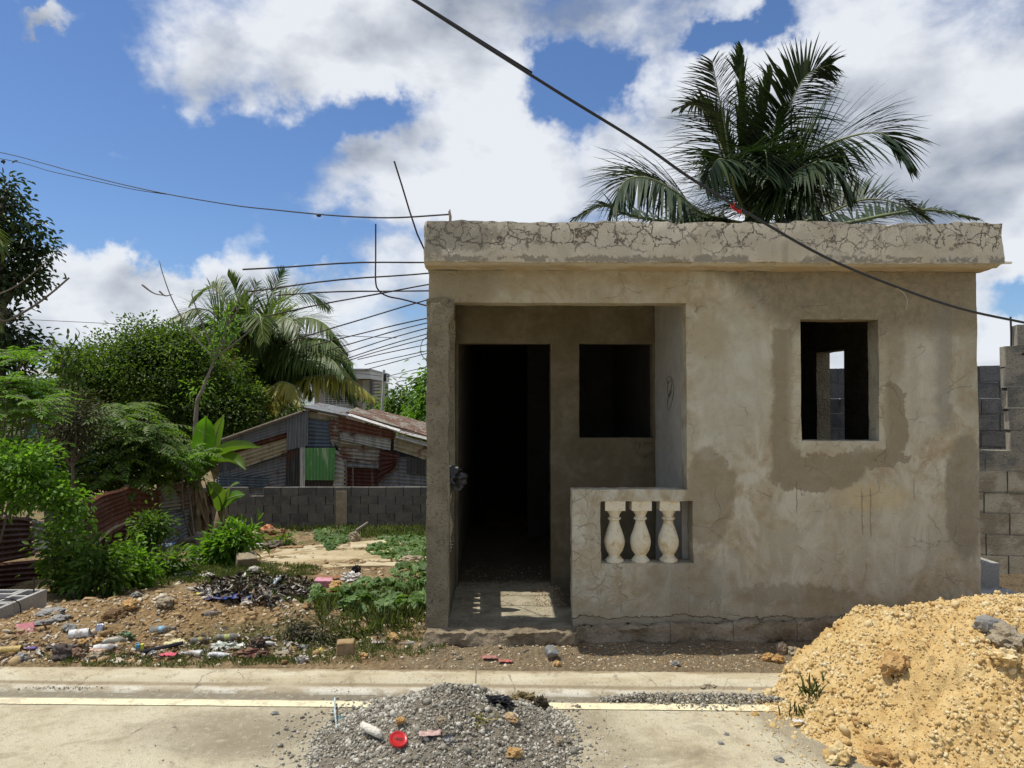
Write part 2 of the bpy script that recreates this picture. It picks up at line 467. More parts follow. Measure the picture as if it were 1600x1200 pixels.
col = t.mix(left_*.75, col, t.mix(nB, (.12, .11, .085), (.20, .17, .12)))
col = t.mix(x.ss(1.26, 1.18)*z.ss(2.1, 2.3)*.45, col, (.27, .22, .135))
gs = patch(2.93, 3.05, 1.42, 2.25, .04); col = t.mix(gs*.55, col, (.175, .165, .135))
rt = bl(3.13, .98, .14, .42, .12); col = t.mix(rt*.72, col, t.mix(nB, (.15, .135, .10), (.22, .19, .135)))
rr = patch(3.10, 3.4, 1.2, 2.5, .05); col = t.mix(rr*.35, col, (.23, .195, .13))
pt = bl(1.40, .98, .17, .34, .08); col = t.mix(pt*.65, col, mort)
pt = bl(1.95, .33, .42, .07, .25); col = t.mix(pt*.6, col, mort)
pt = bl(1.25, .42, .3, .2, .3); col = t.mix(pt*.5, col, (.20, .175, .13))
pt = bl(1.42, 2.05, .13, .16, .3); col = t.mix(pt*.5, col, (.30, .24, .14))
low = (z + (nA-.5)*.30).ss(.34, .2); col = t.mix(low*.55, col, t.mix(nB, (.24, .19, .12), (.31, .255, .17)))
ye = bl(2.50, .97, .24, .09, .4); col = t.mix(ye*.45, col, (.44, .34, .16))
brk = (z + (nA-.5)*.16 + (nB-.5)*.08 - .185)
col = t.mix(brk.ss(.004, -.004)*.6, col, t.mix(nR, (.16, .145, .11), (.27, .225, .15)))
col = t.mix(brk.abs().ss(.006, .001)*.7, col, (.09, .07, .045))
for (dx_, z0_, z1_) in ((2.43, .72, 1.02), (2.485, .70, 1.03), (1.99, .86, 1.08), (2.78, .95, 1.1)):
    ln = (x - dx_ + (nB-.5)*.03).abs().ss(.006, .002)*z.ss(z0_-.01, z0_+.03)*z.ss(z1_+.02, z1_-.02); col = t.mix(ln*.6, col, (.13, .095, .06))
# drips and hairlines
vo = t.voro(t.vadd(p, t.vscale(t.noise(p, 6, 4, .6, 0, True), (.12, .12, .12))), 4.5, 'DISTANCE_TO_EDGE')
crk = vo.ss(0., .008, 1, 0)*nA.ss(.52, .58)
dens2 = blob(x, z, .62, .75, .30, .5, jit*.3).max(ring.ss(.09, .02)*1.0)
vo2 = t.voro(t.vadd(p, t.vscale(t.noise(p, 9, 4, .6, 0, True), (.09, .09, .09))), 11, 'DISTANCE_TO_EDGE')
crk = (crk*.5).max(vo2.ss(0., .022, 1, 0)*dens2*nB.ss(.45, .56)*.55)
col = t.mix(crk*.6, col, (.13, .10, .07))
spots = t.voro(p, 17).ss(.0, .13, 1, 0)*nA.ss(.56, .62); col = t.mix(spots*.5, col, (.12, .10, .07))
col = t.mix((nF-.5).abs()*.35, col, (.16, .13, .09))
h = nB*.5 + nF*.4 + nS*.8 - crk*.5 - ringm*.12 - brk.ss(.004, -.004)*.35 + t.noise(t.vscale(p, (1, 1, .5)), 28, 4, .6, 1.5)*.25
col = t.vscale(col, (1.16, 1.18, 1.18))
M_['front'] = finish(t, col, .93, t.bump(h, .9, .022))

# roof edge with shrinkage cracks
t = material("cracked fascia plaster"); p = t.pos(); x, y, z = t.sep(p)
nA = t.noise(p, 4, 6, .62, .4); nB = t.noise(p, 15, 6, .62); nF = t.noise(p, 110, 3)
col = t.mix(nA.ss(.35, .65), (.43, .385, .30), (.53, .485, .39))
wp = t.vadd(p, t.vscale(t.noise(p, 9, 6, .7, 0, True), (.13, .1, .13)))
v1 = t.voro(wp, 7.5, 'DISTANCE_TO_EDGE'); v2 = t.voro(t.vadd(wp, (3, 1, 5)), 15, 'DISTANCE_TO_EDGE')
reg = (z + (nA-.5)*.3).ss(2.57, 2.63)
nC = t.noise(p, 2.2, 4, .6)
c1 = v1.ss(.006, .026, 1, 0)*reg*nA.ss(.38, .46); c2 = v2.ss(.008, .035, 1, 0)*reg*nB.ss(.50, .58)
crk = c1.max(c2*.8)
col = t.mix(crk*(nC.ss(.42, .56)*.75+.08), col, (.13, .105, .08))
nQ = t.noise(p, 32, 5, .7)
bt = (z + (nB-.5)*.14 + (nQ-.5)*.05).ss(2.548, 2.535)*(z+(nQ-.5)*.04).ss(2.495, 2.505)*(nA*.5+nB*.5).ss(.46, .50); col = t.mix(bt*.7, col, (.15, .135, .11))
dr_ = t.noise(t.vscale(p, (11, 11, .8)), 1.0, 5, .7); col = t.mix(dr_.ss(.54, .64)*nC.ss(.6, .4)*.5, col, (.22, .195, .15))
lf = blob(x, z, -.30, 2.66, .34, .12, (nA-.5)*2.2+(nB-.5)*1.5); col = t.mix(lf*.6, col, (.18, .165, .13))
pt = (nA+nB*.5).ss(.90, .98); col = t.mix(pt*.5, col, (.22, .195, .155))
col = t.mix(z.ss(2.492, 2.482)*.8, col, (.37, .27, .155))
M_['fascia'] = finish(t, col, .95, t.bump(nB*.5+nF*.3-crk*1.3, .9, .02))

def plaster(name, c0, c1, c2, scale=4, b=.5):
    t = material(name); p = t.pos(); nA = t.noise(p, scale, 7, .65, .8); nB = t.noise(p, scale*5, 5, .6); nF = t.noise(p, 120, 3)
    col = t.ramp(nA*.7+nB*.3, [(.3, c0), (.5, c1), (.68, c2)])
    col = t.mix((nF-.5).abs()*.5, col, tuple(a*.5 for a in c0))
    return finish(t, col, .93, t.bump(nB*.6+nF*.4, b, .02))
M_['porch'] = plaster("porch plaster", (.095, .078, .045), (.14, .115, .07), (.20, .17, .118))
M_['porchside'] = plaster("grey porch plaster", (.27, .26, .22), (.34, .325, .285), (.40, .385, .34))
M_['parapet'] = M_['front']
t = material("rough column render"); p = t.pos(); nA = t.noise(p, 5, 6); nB = t.noise(p, 45, 5, .7); vo = t.voro(p, 60)
col = t.mix(nA.ss(.3, .7), (.21, .18, .12), (.31, .275, .195)); col = t.mix(vo.ss(.2, .05)*.7, col, (.48, .45, .36)); col = t.mix(nB.ss(.57, .65)*.7, col, (.08, .065, .045))
M_['column'] = finish(t, col, .95, t.bump(nB+vo*.6, 1.0, .03))
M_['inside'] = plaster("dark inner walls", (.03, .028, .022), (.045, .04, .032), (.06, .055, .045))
t = material("rough foundation"); p = t.pos(); x, y, z = t.sep(p); nA = t.noise(p, 6, 7, .65); nB = t.noise(p, 40, 5, .65)
col = t.ramp(nA, [(.3, (.20, .155, .10)), (.5, (.33, .265, .175)), (.7, (.42, .35, .25))])
col = t.mix((z+(nA-.5)*.12).ss(.065, .03)*.7, col, (.10, .08, .055))
bx = ((x*2.4+.3)._m('FRACT')-.5).abs().ss(.485, .497); col = t.mix(bx*.6*(x.ss(.9, 1.)), col, (.10, .08, .06))
M_['plinth'] = finish(t, col, .96, t.bump(nB*.6+nA, 1.0, .05))
t = material("grey concrete blocks"); p = t.pos(); i = t.island(); nA = t.noise(p, 3, 5); nB = t.noise(p, 60, 4, .7)
def blockmat(name, c0, c1, c2, st=(.3, .26, .2)):
    t = material(name); p = t.pos(); i = t.island(); nA = t.noise(p, 4, 6, .65); nB = t.noise(p, 70, 4, .7)
    col = t.mix(i, c0, c1); col = t.mix(nA.ss(.42, .6)*.65, col, c2); col = t.mix(nB.ss(.53, .62)*.6, col, tuple(a*.35 for a in c0))
    return finish(t, col, .96, t.bump(nB, .8, .01))
M_['blk'] = blockmat("weathered block", (.09, .088, .082), (.155, .15, .14), (.19, .175, .145))
M_['blkdark'] = blockmat("dark block", (.075, .075, .078), (.14, .14, .138), (.19, .185, .17))
M_['blkmort'] = blockmat("mortared block", (.12, .115, .105), (.22, .21, .185), (.32, .29, .22))
t = T(M_['blkmort'].node_tree); b_ = t.nt.nodes['Principled BSDF']; old = b_.inputs['Base Color'].links[0].from_socket; p = t.pos(); x, y, z = t.sep(p); q = t.noise(p, 5, 6, .65)
lw_ = (z + (q-.5)*.3).ss(1.05, .92); t.link(t.mix(lw_*.8, S(t.nt, old), t.mix(q.ss(.4, .6), (.27, .22, .14), (.46, .41, .30))), b_.inputs['Base Color'])  # mortar-plastered lower courses, tan and paler in their own colour
M_['blknew'] = blockmat("pale new block", (.38, .37, .34), (.44, .43, .40), (.33, .31, .27))
M_['mortar'] = plaster("mortar", (.13, .125, .11), (.18, .17, .15), (.25, .22, .18), 10)
M_['mortarpale'] = plaster("pale mortar", (.25, .23, .19), (.34, .31, .25), (.44, .40, .31), 10)  # paler mortar mix of the stepped wall

# road
t = material("dusty concrete road"); p = t.pos(); x, y, z = t.sep(p)
nA = t.noise(p, 1.1, 7, .62, .5); nB = t.noise(p, 7, 6, .65); nF = t.noise(p, 120, 3, .7); vo = t.voro(p, 30)
col = t.ramp(nA*.75+nB*.25, [(.34, (.36, .295, .185)), (.42, (.56, .475, .315)), (.50, (.70, .62, .43)), (.66, (.75, .69, .52))])
damp = blob(x, y, -.25, 3.6, .95, .75, (nA-.5)*1.1, .75, 1.15); col = t.mix(damp*.4, col, (.30, .26, .185))
rim = (blob(x, y, 2.40, 3.85, 1.16, 1.08, (nA-.5)*.5, .9, 1.02))*.6; col = t.mix(rim, col, (.27, .225, .15))
off = y + x*.043
str_ = ((off-4.135).abs()+(nA-.5)*.05).ss(.055, .03); col = t.mix(str_*.75, col, (.20, .175, .135))
st2 = blob(x, y, -1.35, 3.75, .5, .3, (nA-.5)*1.6, .5, 1.2); col = t.mix(st2*.5, col, (.26, .215, .15))
sp = vo.ss(.10, .04)*nB.ss(.50, .56); col = t.mix(sp*.8, col, (.10, .085, .065))
nM = t.noise(p, 24, 6, .72); nL = t.noise(t.vscale(p, (1, 1.6, 1)), 2.6, 7, .68, 1.2)
col = t.mix(nM.ss(.52, .66)*.45, col, (.34, .285, .19)); col = t.mix(nM.ss(.47, .36)*.45, col, (.70, .64, .48))
col = t.mix(nL.ss(.54, .60)*.35, col, (.33, .28, .19))
v9 = t.voro(p, 75); col = t.mix(v9.ss(.16, .06)*nB.ss(.44, .52)*.75, col, (.12, .10, .075))
ck = t.voro(t.vadd(p, t.vscale(t.noise(p, 5, 5, .65, 0, True), (.2, .2, .2))), 1.3, 'DISTANCE_TO_EDGE').ss(.008, .001)*nA.ss(.5, .56); col = t.mix(ck*.7, col, (.14, .115, .08))
col = t.mix((nF-.5).abs()*1.0, col, (.26, .215, .15))
M_['road'] = finish(t, col, .95, t.bump(nF*.5+nB*.4+nM*.6, 1.0, .03))
t = material("kerb concrete"); p = t.pos(); x, y, z = t.sep(p); nA = t.noise(t.vscale(p, (.35, 2, 2)), 4, 6, .6); nB = t.noise(p, 30, 5, .7); nC = t.noise(p, 3, 5)
col = t.ramp(nA*.6+nC*.4, [(.34, (.30, .24, .145)), (.46, (.44, .38, .255)), (.60, (.54, .49, .36))])
gut = z.ss(.016, .009); col = t.mix(gut*.7, col, t.mix(nC.ss(.4, .6), (.56, .54, .47), (.36, .31, .23)))
stain = (z-.020).abs().ss(.010, .002)*nA.ss(.30, .50); col = t.mix(stain*.8, col, (.24, .185, .115))
col = t.mix(nB.ss(.6, .72)*.6, col, (.17, .14, .095))
nG = t.noise(p, 13, 6, .7); nH = t.noise(p, 80, 4, .7)
col = t.mix((nG*.6+nH*.4).ss(.52, .60)*.5, col, (.20, .155, .095)); col = t.mix((nH.ss(.58, .66))*.5, col, (.14, .115, .08))
soil = (z.ss(.044, .050)*(y + x*.043 + (nG-.5)*.10 + (nC-.5)*.12).ss(4.385, 4.425)); col = t.mix(soil*.9, col, (.24, .175, .10))
silt = z.ss(.012, .006)*(nC*.5+nG*.5).ss(.47, .54); col = t.mix(silt*.7, col, (.27, .225, .15))
kc = t.voro(t.vadd(p, t.vscale(t.noise(p, 6, 5, .65, 0, True), (.12, .12, .12))), 1.7, 'DISTANCE_TO_EDGE').ss(.006, .001)*nA.ss(.45, .5); col = t.mix(kc*.7, col, (.13, .10, .07))
jn = (((x+.12)*.36)._m('FRACT')-.5).abs().ss(.4975, .4995); col = t.mix(jn*.8, col, (.14, .11, .08))
M_['kerb'] = finish(t, col, .93, t.bump(nB*.6+nA*.4, .5, .01))
t = material("worn road paint"); p = t.pos(); nA = t.noise(p, 9, 6, .7); nB = t.noise(p, 60, 4, .7); x, y, z = t.sep(p)
wear = (nA*.6+nB*.4 + x.ss(-2.3, -3.0)*.12).ss(.49, .57); col = t.mix(wear*.85, (.72, .65, .42), (.47, .41, .29))
M_['paint'] = finish(t, col, .85, t.bump(nB, .3, .005))

# lot ground
t = material("dirt lot"); p = t.pos(); x, y, z = t.sep(p)
nA = t.noise(p, .9, 7, .6, .6); nB = t.noise(p, 5, 7, .7); nF = t.noise(p, 45, 5, .75); vo = t.voro(p, 28); vc = t.voro(p, 28, 'F1', 'Color')
vcx, _, _ = t.sep(vc)
col = t.ramp(nB*.6+nF*.4, [(.33, (.15, .09, .042)), (.46, (.30, .20, .10)), (.56, (.42, .31, .165)), (.68, (.54, .43, .26))])
mound = blob(x, y, -2.6, 5.5, 1.3, .75, (nB-.5)*.8, .6, 1.1); col = t.mix(mound*.6, col, t.mix(nF, (.28, .15, .055), (.58, .40, .18)))
grs = blob(x, y, -1.35, 4.95, .75, .35, (nB-.5)*1.4, .6, 1.1)*.7
gr2 = blob(x, y, -3.5, 8.7, 1.2, .9, (nB-.5)*.8, .6, 1.1)
fr = (y + (nA-.5)*3).ss(9.5, 12)
grass = grs.max(gr2).max(fr*nA.ss(.45, .55)*.6)
col = t.mix(grass*.75, col, t.mix(nF, (.045, .07, .018), (.12, .155, .045)))
front = y.ss(5.0, 4.9)*x.ss(-.7, -.4); col = t.mix(front*.6, col, t.mix(nF, (.18, .145, .095), (.36, .30, .205)))
side = x.ss(3.1, 3.3); col = t.mix(side*.6, col, (.09, .075, .055))
col = t.mix((y-8)._m('MULTIPLY', 1.).ss(12, 40)*.8, col, (.06, .09, .03))
col = t.mix(vo.ss(.22, .1)*nB.ss(.45, .55)*.7, col, t.mix(vcx, (.22, .16, .09), (.56, .49, .37)))
M_['ground'] = finish(t, col, .97, t.bump(nF*.7+vo*.6+nB, 1.0, .06))
t = material("old cement pad"); p = t.pos(); nA = t.noise(p, 1.3, 6, .62, .5); nB = t.noise(p, 12, 5, .7)
col = t.ramp(nA*.7+nB*.3, [(.38, (.26, .19, .10)), (.48, (.42, .34, .20)), (.58, (.50, .43, .29))])
M_['pad'] = finish(t, col, .95, t.bump(nB, .5, .01))
# sand and gravel
def grainmat(name, stops, b=.8, sc_=60, isl=.5):
    t = material(name); p = t.pos(); i = t.island(); nA = t.noise(p, 2.5, 5, .6); nB = t.noise(p, sc_, 4, .7); nC = t.noise(p, 11, 4, .6)
    f = i*isl + nB*.25 + nA*.35 + nC*.3 - .05 if isl else nB*.35+nA*.35+nC*.3
    return finish(t, t.ramp(f, stops), .96, t.bump(nB, b, .01))
sandst = [(.30, (.31, .175, .062)), (.40, (.46, .295, .108)), (.54, (.575, .415, .188)), (.70, (.655, .535, .305)), (.9, (.73, .67, .5))]
M_['sand'] = grainmat("yellow caliche", sandst, 1.0, 50, 0)
M_['sandrock'] = grainmat("yellow caliche lumps", sandst, .7, 70, .35)
gst = [(.2, (.07, .064, .052)), (.45, (.165, .152, .122)), (.7, (.235, .217, .175)), (.95, (.31, .288, .235)), (1.0, (.48, .45, .38))]
M_['gravel'] = grainmat("grey gravel", gst, .4, 60, .85)
M_['gravelbase'] = grainmat("gravel fines", [(.3, (.12, .10, .072)), (.5, (.20, .17, .125)), (.7, (.28, .245, .185))], 1.0, 90, 0)
M_['rubble'] = grainmat("rubble", [(.2, (.14, .075, .032)), (.42, (.29, .175, .078)), (.66, (.38, .26, .13)), (.92, (.45, .34, .20)), (1.0, (.58, .50, .37))], .7, 60, .8)
M_['concrete'] = plaster("broken concrete", (.18, .175, .165), (.27, .26, .24), (.37, .355, .32), 9, .9)
M_['stone'] = plaster("brown stone", (.22, .17, .11), (.34, .28, .19), (.47, .41, .30), 12, .9)
M_['ochre'] = plaster("ochre stone", (.34, .18, .06), (.46, .28, .11), (.58, .42, .2), 14, .9)
M_['bal'] = None
t = material("old baluster paint"); p = t.pos(); nA = t.noise(p, 14, 6, .65, .4); nB = t.noise(p, 60, 5, .7); nC = t.noise(p, 35, 4)
col = t.mix(nA.ss(.50, .66), (.64, .58, .43), (.50, .38, .20)); col = t.mix(nB.ss(.60, .68)*.7, col, (.13, .10, .07)); col = t.mix(nC.ss(.6, .7)*.4, col, (.30, .25, .19))
M_['bal'] = finish(t, col, .8, t.bump(nB*.6+nA, .5, .006))
def sheetmat(name, c, rust=.4, rc=(.12, .048, .026), white=0., rough=.55, metal=.25, seed=0):
    t = material(name); p = t.vadd(t.pos(), (seed, 0, 0)); nA = t.noise(t.vscale(p, (1, 1, 1.6)), 1.6, 6, .65, .6); nB = t.noise(p, 9, 6, .7); nF = t.noise(p, 40, 4, .7)
    col = t.mix(nB, tuple(a*.75 for a in c), tuple(a*1.2 for a in c))
    f = (nA*.7+nB*.3); r = f.ss(.60-rust*.35, .66-rust*.3)
    col = t.mix(r*.92, col, t.mix(nF, tuple(a*.6 for a in rc), tuple(a*1.7 for a in rc)))
    if white: col = t.mix((nB*.5+nF*.5).ss(.62-white*.2, .66-white*.2)*.8, col, (.55, .53, .48))
    sk = t.noise(t.vscale(p, (14, 14, .9)), 1.0, 5, .7); col = t.mix(sk.ss(.50, .62)*.55, col, tuple(a*.35 for a in c)); col = t.mix(sk.ss(.42, .34)*.3, col, (.45, .43, .39))
    return finish(t, col, .65, t.bump(nF, .3, .005), metal=metal*0.4)
M_['zinc'] = sheetmat("weathered zinc sheet", (.19, .20, .205), .12, seed=1)
M_['zincblue'] = sheetmat("blue grey sheet", (.11, .14, .165), .08, seed=4)
M_['zincdark'] = sheetmat("dark grey sheet", (.075, .075, .07), .2, seed=7)
M_['zincpale'] = sheetmat("pale sheet", (.42, .41, .36), .15, seed=3)
M_['cream'] = sheetmat("cream and rust sheet", (.34, .29, .18), .12, seed=5)
M_['rust'] = sheetmat("rusty sheet", (.14, .058, .03), .5, (.11, .042, .022), seed=2)
M_['rustdark'] = sheetmat("dark maroon rust sheet", (.075, .026, .018), .4, (.06, .018, .012), seed=8)
M_['rustmix'] = sheetmat("half rusted sheet", (.27, .25, .20), .45, (.12, .05, .028), seed=9)
M_['pink'] = sheetmat("sun bleached roof sheet", (.62, .50, .43), .5, (.33, .17, .10), seed=6)
M_['whitesheet'] = sheetmat("white painted sheet", (.66, .64, .6), .1, seed=11)
t = material("green painted sheet"); p = t.pos(); nA = t.noise(t.vscale(p, (9, 1, 1.0)), 1.5, 5, .6); nB = t.noise(p, 8, 5)
col = t.mix(nB, (.08, .22, .07), (.13, .31, .10)); col = t.mix(nA.ss(.55, .60)*.75, col, (.42, .50, .33))
M_['green'] = finish(t, col, .55)

M_['leafpalm'] = leaf_mat("palm leaf", (.016, .034, .011), (.034, .060, .018), (.085, .11, .036), .5, .18)
M_['leafpalmy'] = leaf_mat("yellowing palm leaf", (.22, .22, .03), (.38, .33, .06), (.50, .42, .12), .5, .35)
M_['leafpalm2'] = leaf_mat("light green palm leaf", (.07, .12, .025), (.13, .18, .04), (.26, .27, .09), .45, .4)  # lighter green foliage of the left palms
M_['leafdark'] = leaf_mat("dark tree leaf", (.035, .065, .012), (.10, .165, .022), (.25, .34, .045), .55, .5)
M_['leafdeep'] = leaf_mat("deep green leaf", (.02, .038, .013), (.045, .075, .02), (.10, .15, .04), .4, .3)
M_['leafbright'] = leaf_mat("bright green leaf", (.07, .15, .015), (.15, .29, .025), (.25, .42, .045), .5, .5)
M_['leafmid'] = leaf_mat("mid green leaf", (.05, .10, .014), (.12, .20, .026), (.28, .40, .055), .5, .5)
M_['leafolive'] = leaf_mat("dry olive leaf", (.05, .05, .022), (.09, .09, .038), (.14, .13, .06), .6, .3)
M_['leafvine'] = leaf_mat("vine leaf", (.075, .135, .035), (.15, .25, .07), (.27, .40, .13), .55, .4)
M_['leafbanana'] = leaf_mat("banana leaf", (.05, .13, .015), (.13, .29, .02), (.19, .36, .03), .4, .5)
M_['drybanana'] = plaster("dry banana sheath", (.13, .085, .045), (.24, .17, .10), (.36, .28, .18), 12)
M_['grass'] = leaf_mat("grass", (.07, .095, .025), (.14, .18, .05), (.26, .26, .10), .6, .4)
M_['bark'] = plaster("bark", (.09, .07, .05), (.15, .125, .095), (.24, .21, .17), 10)
M_['palebark'] = plaster("pale bark", (.15, .13, .10), (.22, .19, .15), (.30, .27, .21), 10)
M_['rachis'] = plain("palm rib", (.22, .24, .11), .5)
M_['rebar'] = plain("rusty rebar", (.035, .028, .024), .8)
M_['cable'] = plain("black cable", (.018, .018, .02), .5)
M_['blackbag'] = plain("black plastic", (.012, .012, .014), .3, spec=.5)

# ================================================================== TERRAIN
def sstep(a, b, x):
    q = min(1, max(0, (x-a)/(b-a))); return q*q*(3-2*q)
KY = lambda x: 4.42 - .04*x      # back edge of the kerb
def gh(x, y):
    """height of the lot"""
    s = sstep(-.05, -.75, x) if x < 1.5 else sstep(3.6, 4.2, x)*.25
    dd = max(0, y-4.7)
    z = .045 - .095*min(dd, 12)*s - .02*max(0, min(dd-12, 30))*s
    z += .21*math.exp(-((x+2.55)/.95)**2-((y-5.55)/.5)**2) + .07*math.exp(-((x+3.3)/.7)**2-((y-5.0)/.35)**2)
    z += .10*math.exp(-((x+1.6)/.8)**2-((y-5.6)/.5)**2)
    z += .025*math.exp(-((x-.25)/.25)**2-((y-4.75)/.1)**2)
    if y > KY(x)+.05:
        k = min(1, (y-KY(x)-.05)/.4)
        far = 1/(1+max(0, y-20)*.05)
        z += (.035*fbm(x*1.7, y*1.7, 0)*far*k*(1 if s > .2 else .3) + .016*fbm(x*7, y*7, 3)*far*k + (.010*fbm(x*22, y*22, 5)*k if y < 12 else 0))
    return z
def GR(px, py):
    """where the view ray meets the lot"""
    d_ = ray(px, py); tt = 2.0
    prev = tt
    while tt < 120:
        q = EYE+d_*tt
        if q.z < gh(q.x, q.y): break
        prev = tt; tt *= 1.01
    a, b = prev, tt
    for _ in range(14):
        m = (a+b)/2; q = EYE+d_*m
        if q.z < gh(q.x, q.y): b = m
        else: a = m
    q = EYE+d_*b; return Vector((q.x, q.y, gh(q.x, q.y)))
def grid_mesh(name, xs, ys, fz, mat, thick=0):
    xs, ys = np.array(xs), np.array(ys)
    V = np.array([(x, y, fz(x, y)) for y in ys for x in xs]); nx = len(xs)
    i, j = np.meshgrid(np.arange(nx-1), np.arange(len(ys)-1)); a = (j*nx+i).ravel()
    return from_arrays(name, V, np.stack([a, a+1, a+nx+1, a+nx], 1), mat, smooth=True)
def seq(*seg):
    out = []
    for a, b, st in seg:
        n = max(1, int(round((b-a)/st))); out += [a+(b-a)*i/n for i in range(n)]
    return out+[seg[-1][1]]
gx = seq((-900, -100, 80), (-100, -20, 8), (-20, -6, .7), (-6, -4, .08), (-4, 0.0, .032), (0.0, 3.6, .07), (3.6, 12, .6), (12, 100, 8), (100, 900, 80))
gy = seq((-900, -60, 80), (-60, 0, 8), (0, 4.2, .6), (4.2, 6.6, .030), (6.6, 10, .06), (10, 17, .14), (17, 40, 1), (40, 120, 8), (120, 1500, 90))
def gz(x, y):
    k = KY(x)
    if y < k-.12: return -.06
    if y < k+.02: return .02
    return gh(x, y)
structure(grid_mesh('ground', gx, gy, gz, M_['ground']))
# road, kerb and painted line follow the street's own direction
SL = -.043
def strip(name, prof, x0, x1, mat, step=.12, wob=.0):
    xs = seq((-60, x0, 6), (x0, x1, step), (x1, 60, 6))
    V = []; 
    for x in xs:
        for (oy, z) in prof:
            V.append((x, oy + SL*x + wob*fbm(x*2, oy*9), z + wob*.35*fbm(x*3, oy*9+4)))
    n = len(prof); Fc = []
    for i in range(len(xs)-1):
        for k in range(n-1): Fc.append((i*n+k, (i+1)*n+k, (i+1)*n+k+1, i*n+k+1))
    return from_arrays(name, V, Fc, mat, smooth=True)
structure(strip('kerb', [(4.165, -.05), (4.170, .006), (4.21, .007), (4.245, .012), (4.262, .020), (4.285, .038), (4.31, .047), (4.36, .050), (4.415, .051), (4.435, .046), (4.44, -.05)], -4, 5, M_['kerb'], .03, .010))
structure(strip('road', [(-9, -.01), (0, 0.0), (1.5, .0), (2.5, .0), (3.2, 0.0), (3.7, 0.0), (4.0, .0), (4.175, 0.0)], -4, 5, M_['road'], .3))
structure(strip('road_line', [(3.995, .004), (4.075, .004)], -4, 5, M_['paint'], .1, .002))
# cement pad in the lot
pad = []
for (px, py) in [(395, 872), (430, 858), (520, 851), (600, 846), (655, 842), (668, 880), (640, 886), (560, 889), (470, 891), (405, 884)]:
    pad.append(GR(px, py))
mb = MB(); c = sum(pad, Vector())/len(pad); outl = smooth_poly(pad+[pad[0]], 5)[:-1]
top = [(p.x+.12*mn.noise(p*3), p.y+.2*mn.noise(p*4), gh(p.x, p.y)+.012) for p in outl]
rings = []
for r_ in (1, .8, .6, .4, .2): rings.append([(c.x+(p[0]-c.x)*r_, c.y+(p[1]-c.y)*r_, .045-.095*(c.y+(p[1]-c.y)*r_-4.7)+.012) for p in top])
n = len(top); mb.add([(p[0], p[1], p[2]-.15) for p in top], []);
for rr in rings: mb.v += rr
mb.v.append((c.x, c.y, .045-.095*(c.y-4.7)+.02))
for k in range(5):
    for i in range(n): mb.f.append((k*n+i, k*n+(i+1) % n, (k+1)*n+(i+1) % n, (k+1)*n+i))
for i in range(n): mb.f.append((5*n+i, 5*n+(i+1) % n, 6*n))
structure(mb.build('concrete_pad', M_['pad'], smooth=True, sharp=50))

# ================================================================== HOUSE
HX0, HX1, HY0, HY1 = -.455, 3.225, 5.0, 13.0
ZT = 2.485
house = empty('concrete_house', (1.4, 5.0, 0), 'small unfinished one-room-wide concrete house with cracked flat roof edge and open porch', 'house')
# front wall: porch opening, window; the parapet is its own part
def X5(px): return P(px, 600, HY0).x
wx0, wx1 = X5(1252), X5(1374); wz0, wz1 = P(1300, 689, 5).z, P(1300, 499, 5).z
px1 = X5(1073)                   # right edge of the porch opening
colx = X5(700)
pz1 = P(880, 473, 5).z
bx0, bx1 = X5(938), X5(1082); bz0, bz1 = P(1000, 880, 5).z, P(1000, 783, 5).z
parx0 = X5(894); parz = P(990, 765, 5).z
FL = .13
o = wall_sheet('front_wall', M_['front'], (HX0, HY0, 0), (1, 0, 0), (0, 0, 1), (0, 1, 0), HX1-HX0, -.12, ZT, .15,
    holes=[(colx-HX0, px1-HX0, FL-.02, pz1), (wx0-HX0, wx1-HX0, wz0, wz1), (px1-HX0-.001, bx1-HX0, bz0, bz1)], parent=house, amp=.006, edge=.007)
o['label'] = 'stained plaster front wall with square window hole'
par = wall_sheet('porch_parapet', M_['parapet'], (parx0, HY0-.006, 0), (1, 0, 0), (0, 0, 1), (0, 1, 0), px1+.004-parx0, FL-.03, parz, .13,
    holes=[(bx0-parx0, 9, bz0, bz1)], parent=house, amp=.006, edge=.007)
for k, cx in enumerate((960, 1001, 1045)):
    mb = MB(); X = X5(cx)+.005; Y = HY0+.06; hh = bz1-bz0; s = hh/.41; z0 = bz0
    mb.box(X-.066, X+.066, Y-.055, Y+.055, z0+hh-.065*s, z0+hh+.004)
    mb.lathe([(.060, 0), (.062, .012*s), (.045, .03*s), (.036, .042*s), (.040, .052*s), (.056, .075*s), (.067, .11*s), (.070, .135*s), (.064, .17*s), (.048, .215*s), (.034, .255*s), (.031, .275*s), (.043, .283*s), (.044, .292*s), (.033, .30*s), (.036, .315*s), (.050, .338*s), (.052, .347*s)], 20, Matrix.Translation((X, Y, z0)))
    mb.v = [tuple(Vector(v_)+Vector((mn.noise(Vector(v_)*40), mn.noise(Vector(v_)*40+Vector((5, 0, 0))), 0))*.003) for v_ in mb.v]
    b_ = mb.build('baluster', M_['bal'], par, True, 40); b_.location = Vector((0, 0, 0)) - Vector((0, 0, 0))
    b_.location = (0, 0, 0)
    # par lives in house space: bring the vertices there
    for v_ in b_.data.vertices: v_.co -= house.location
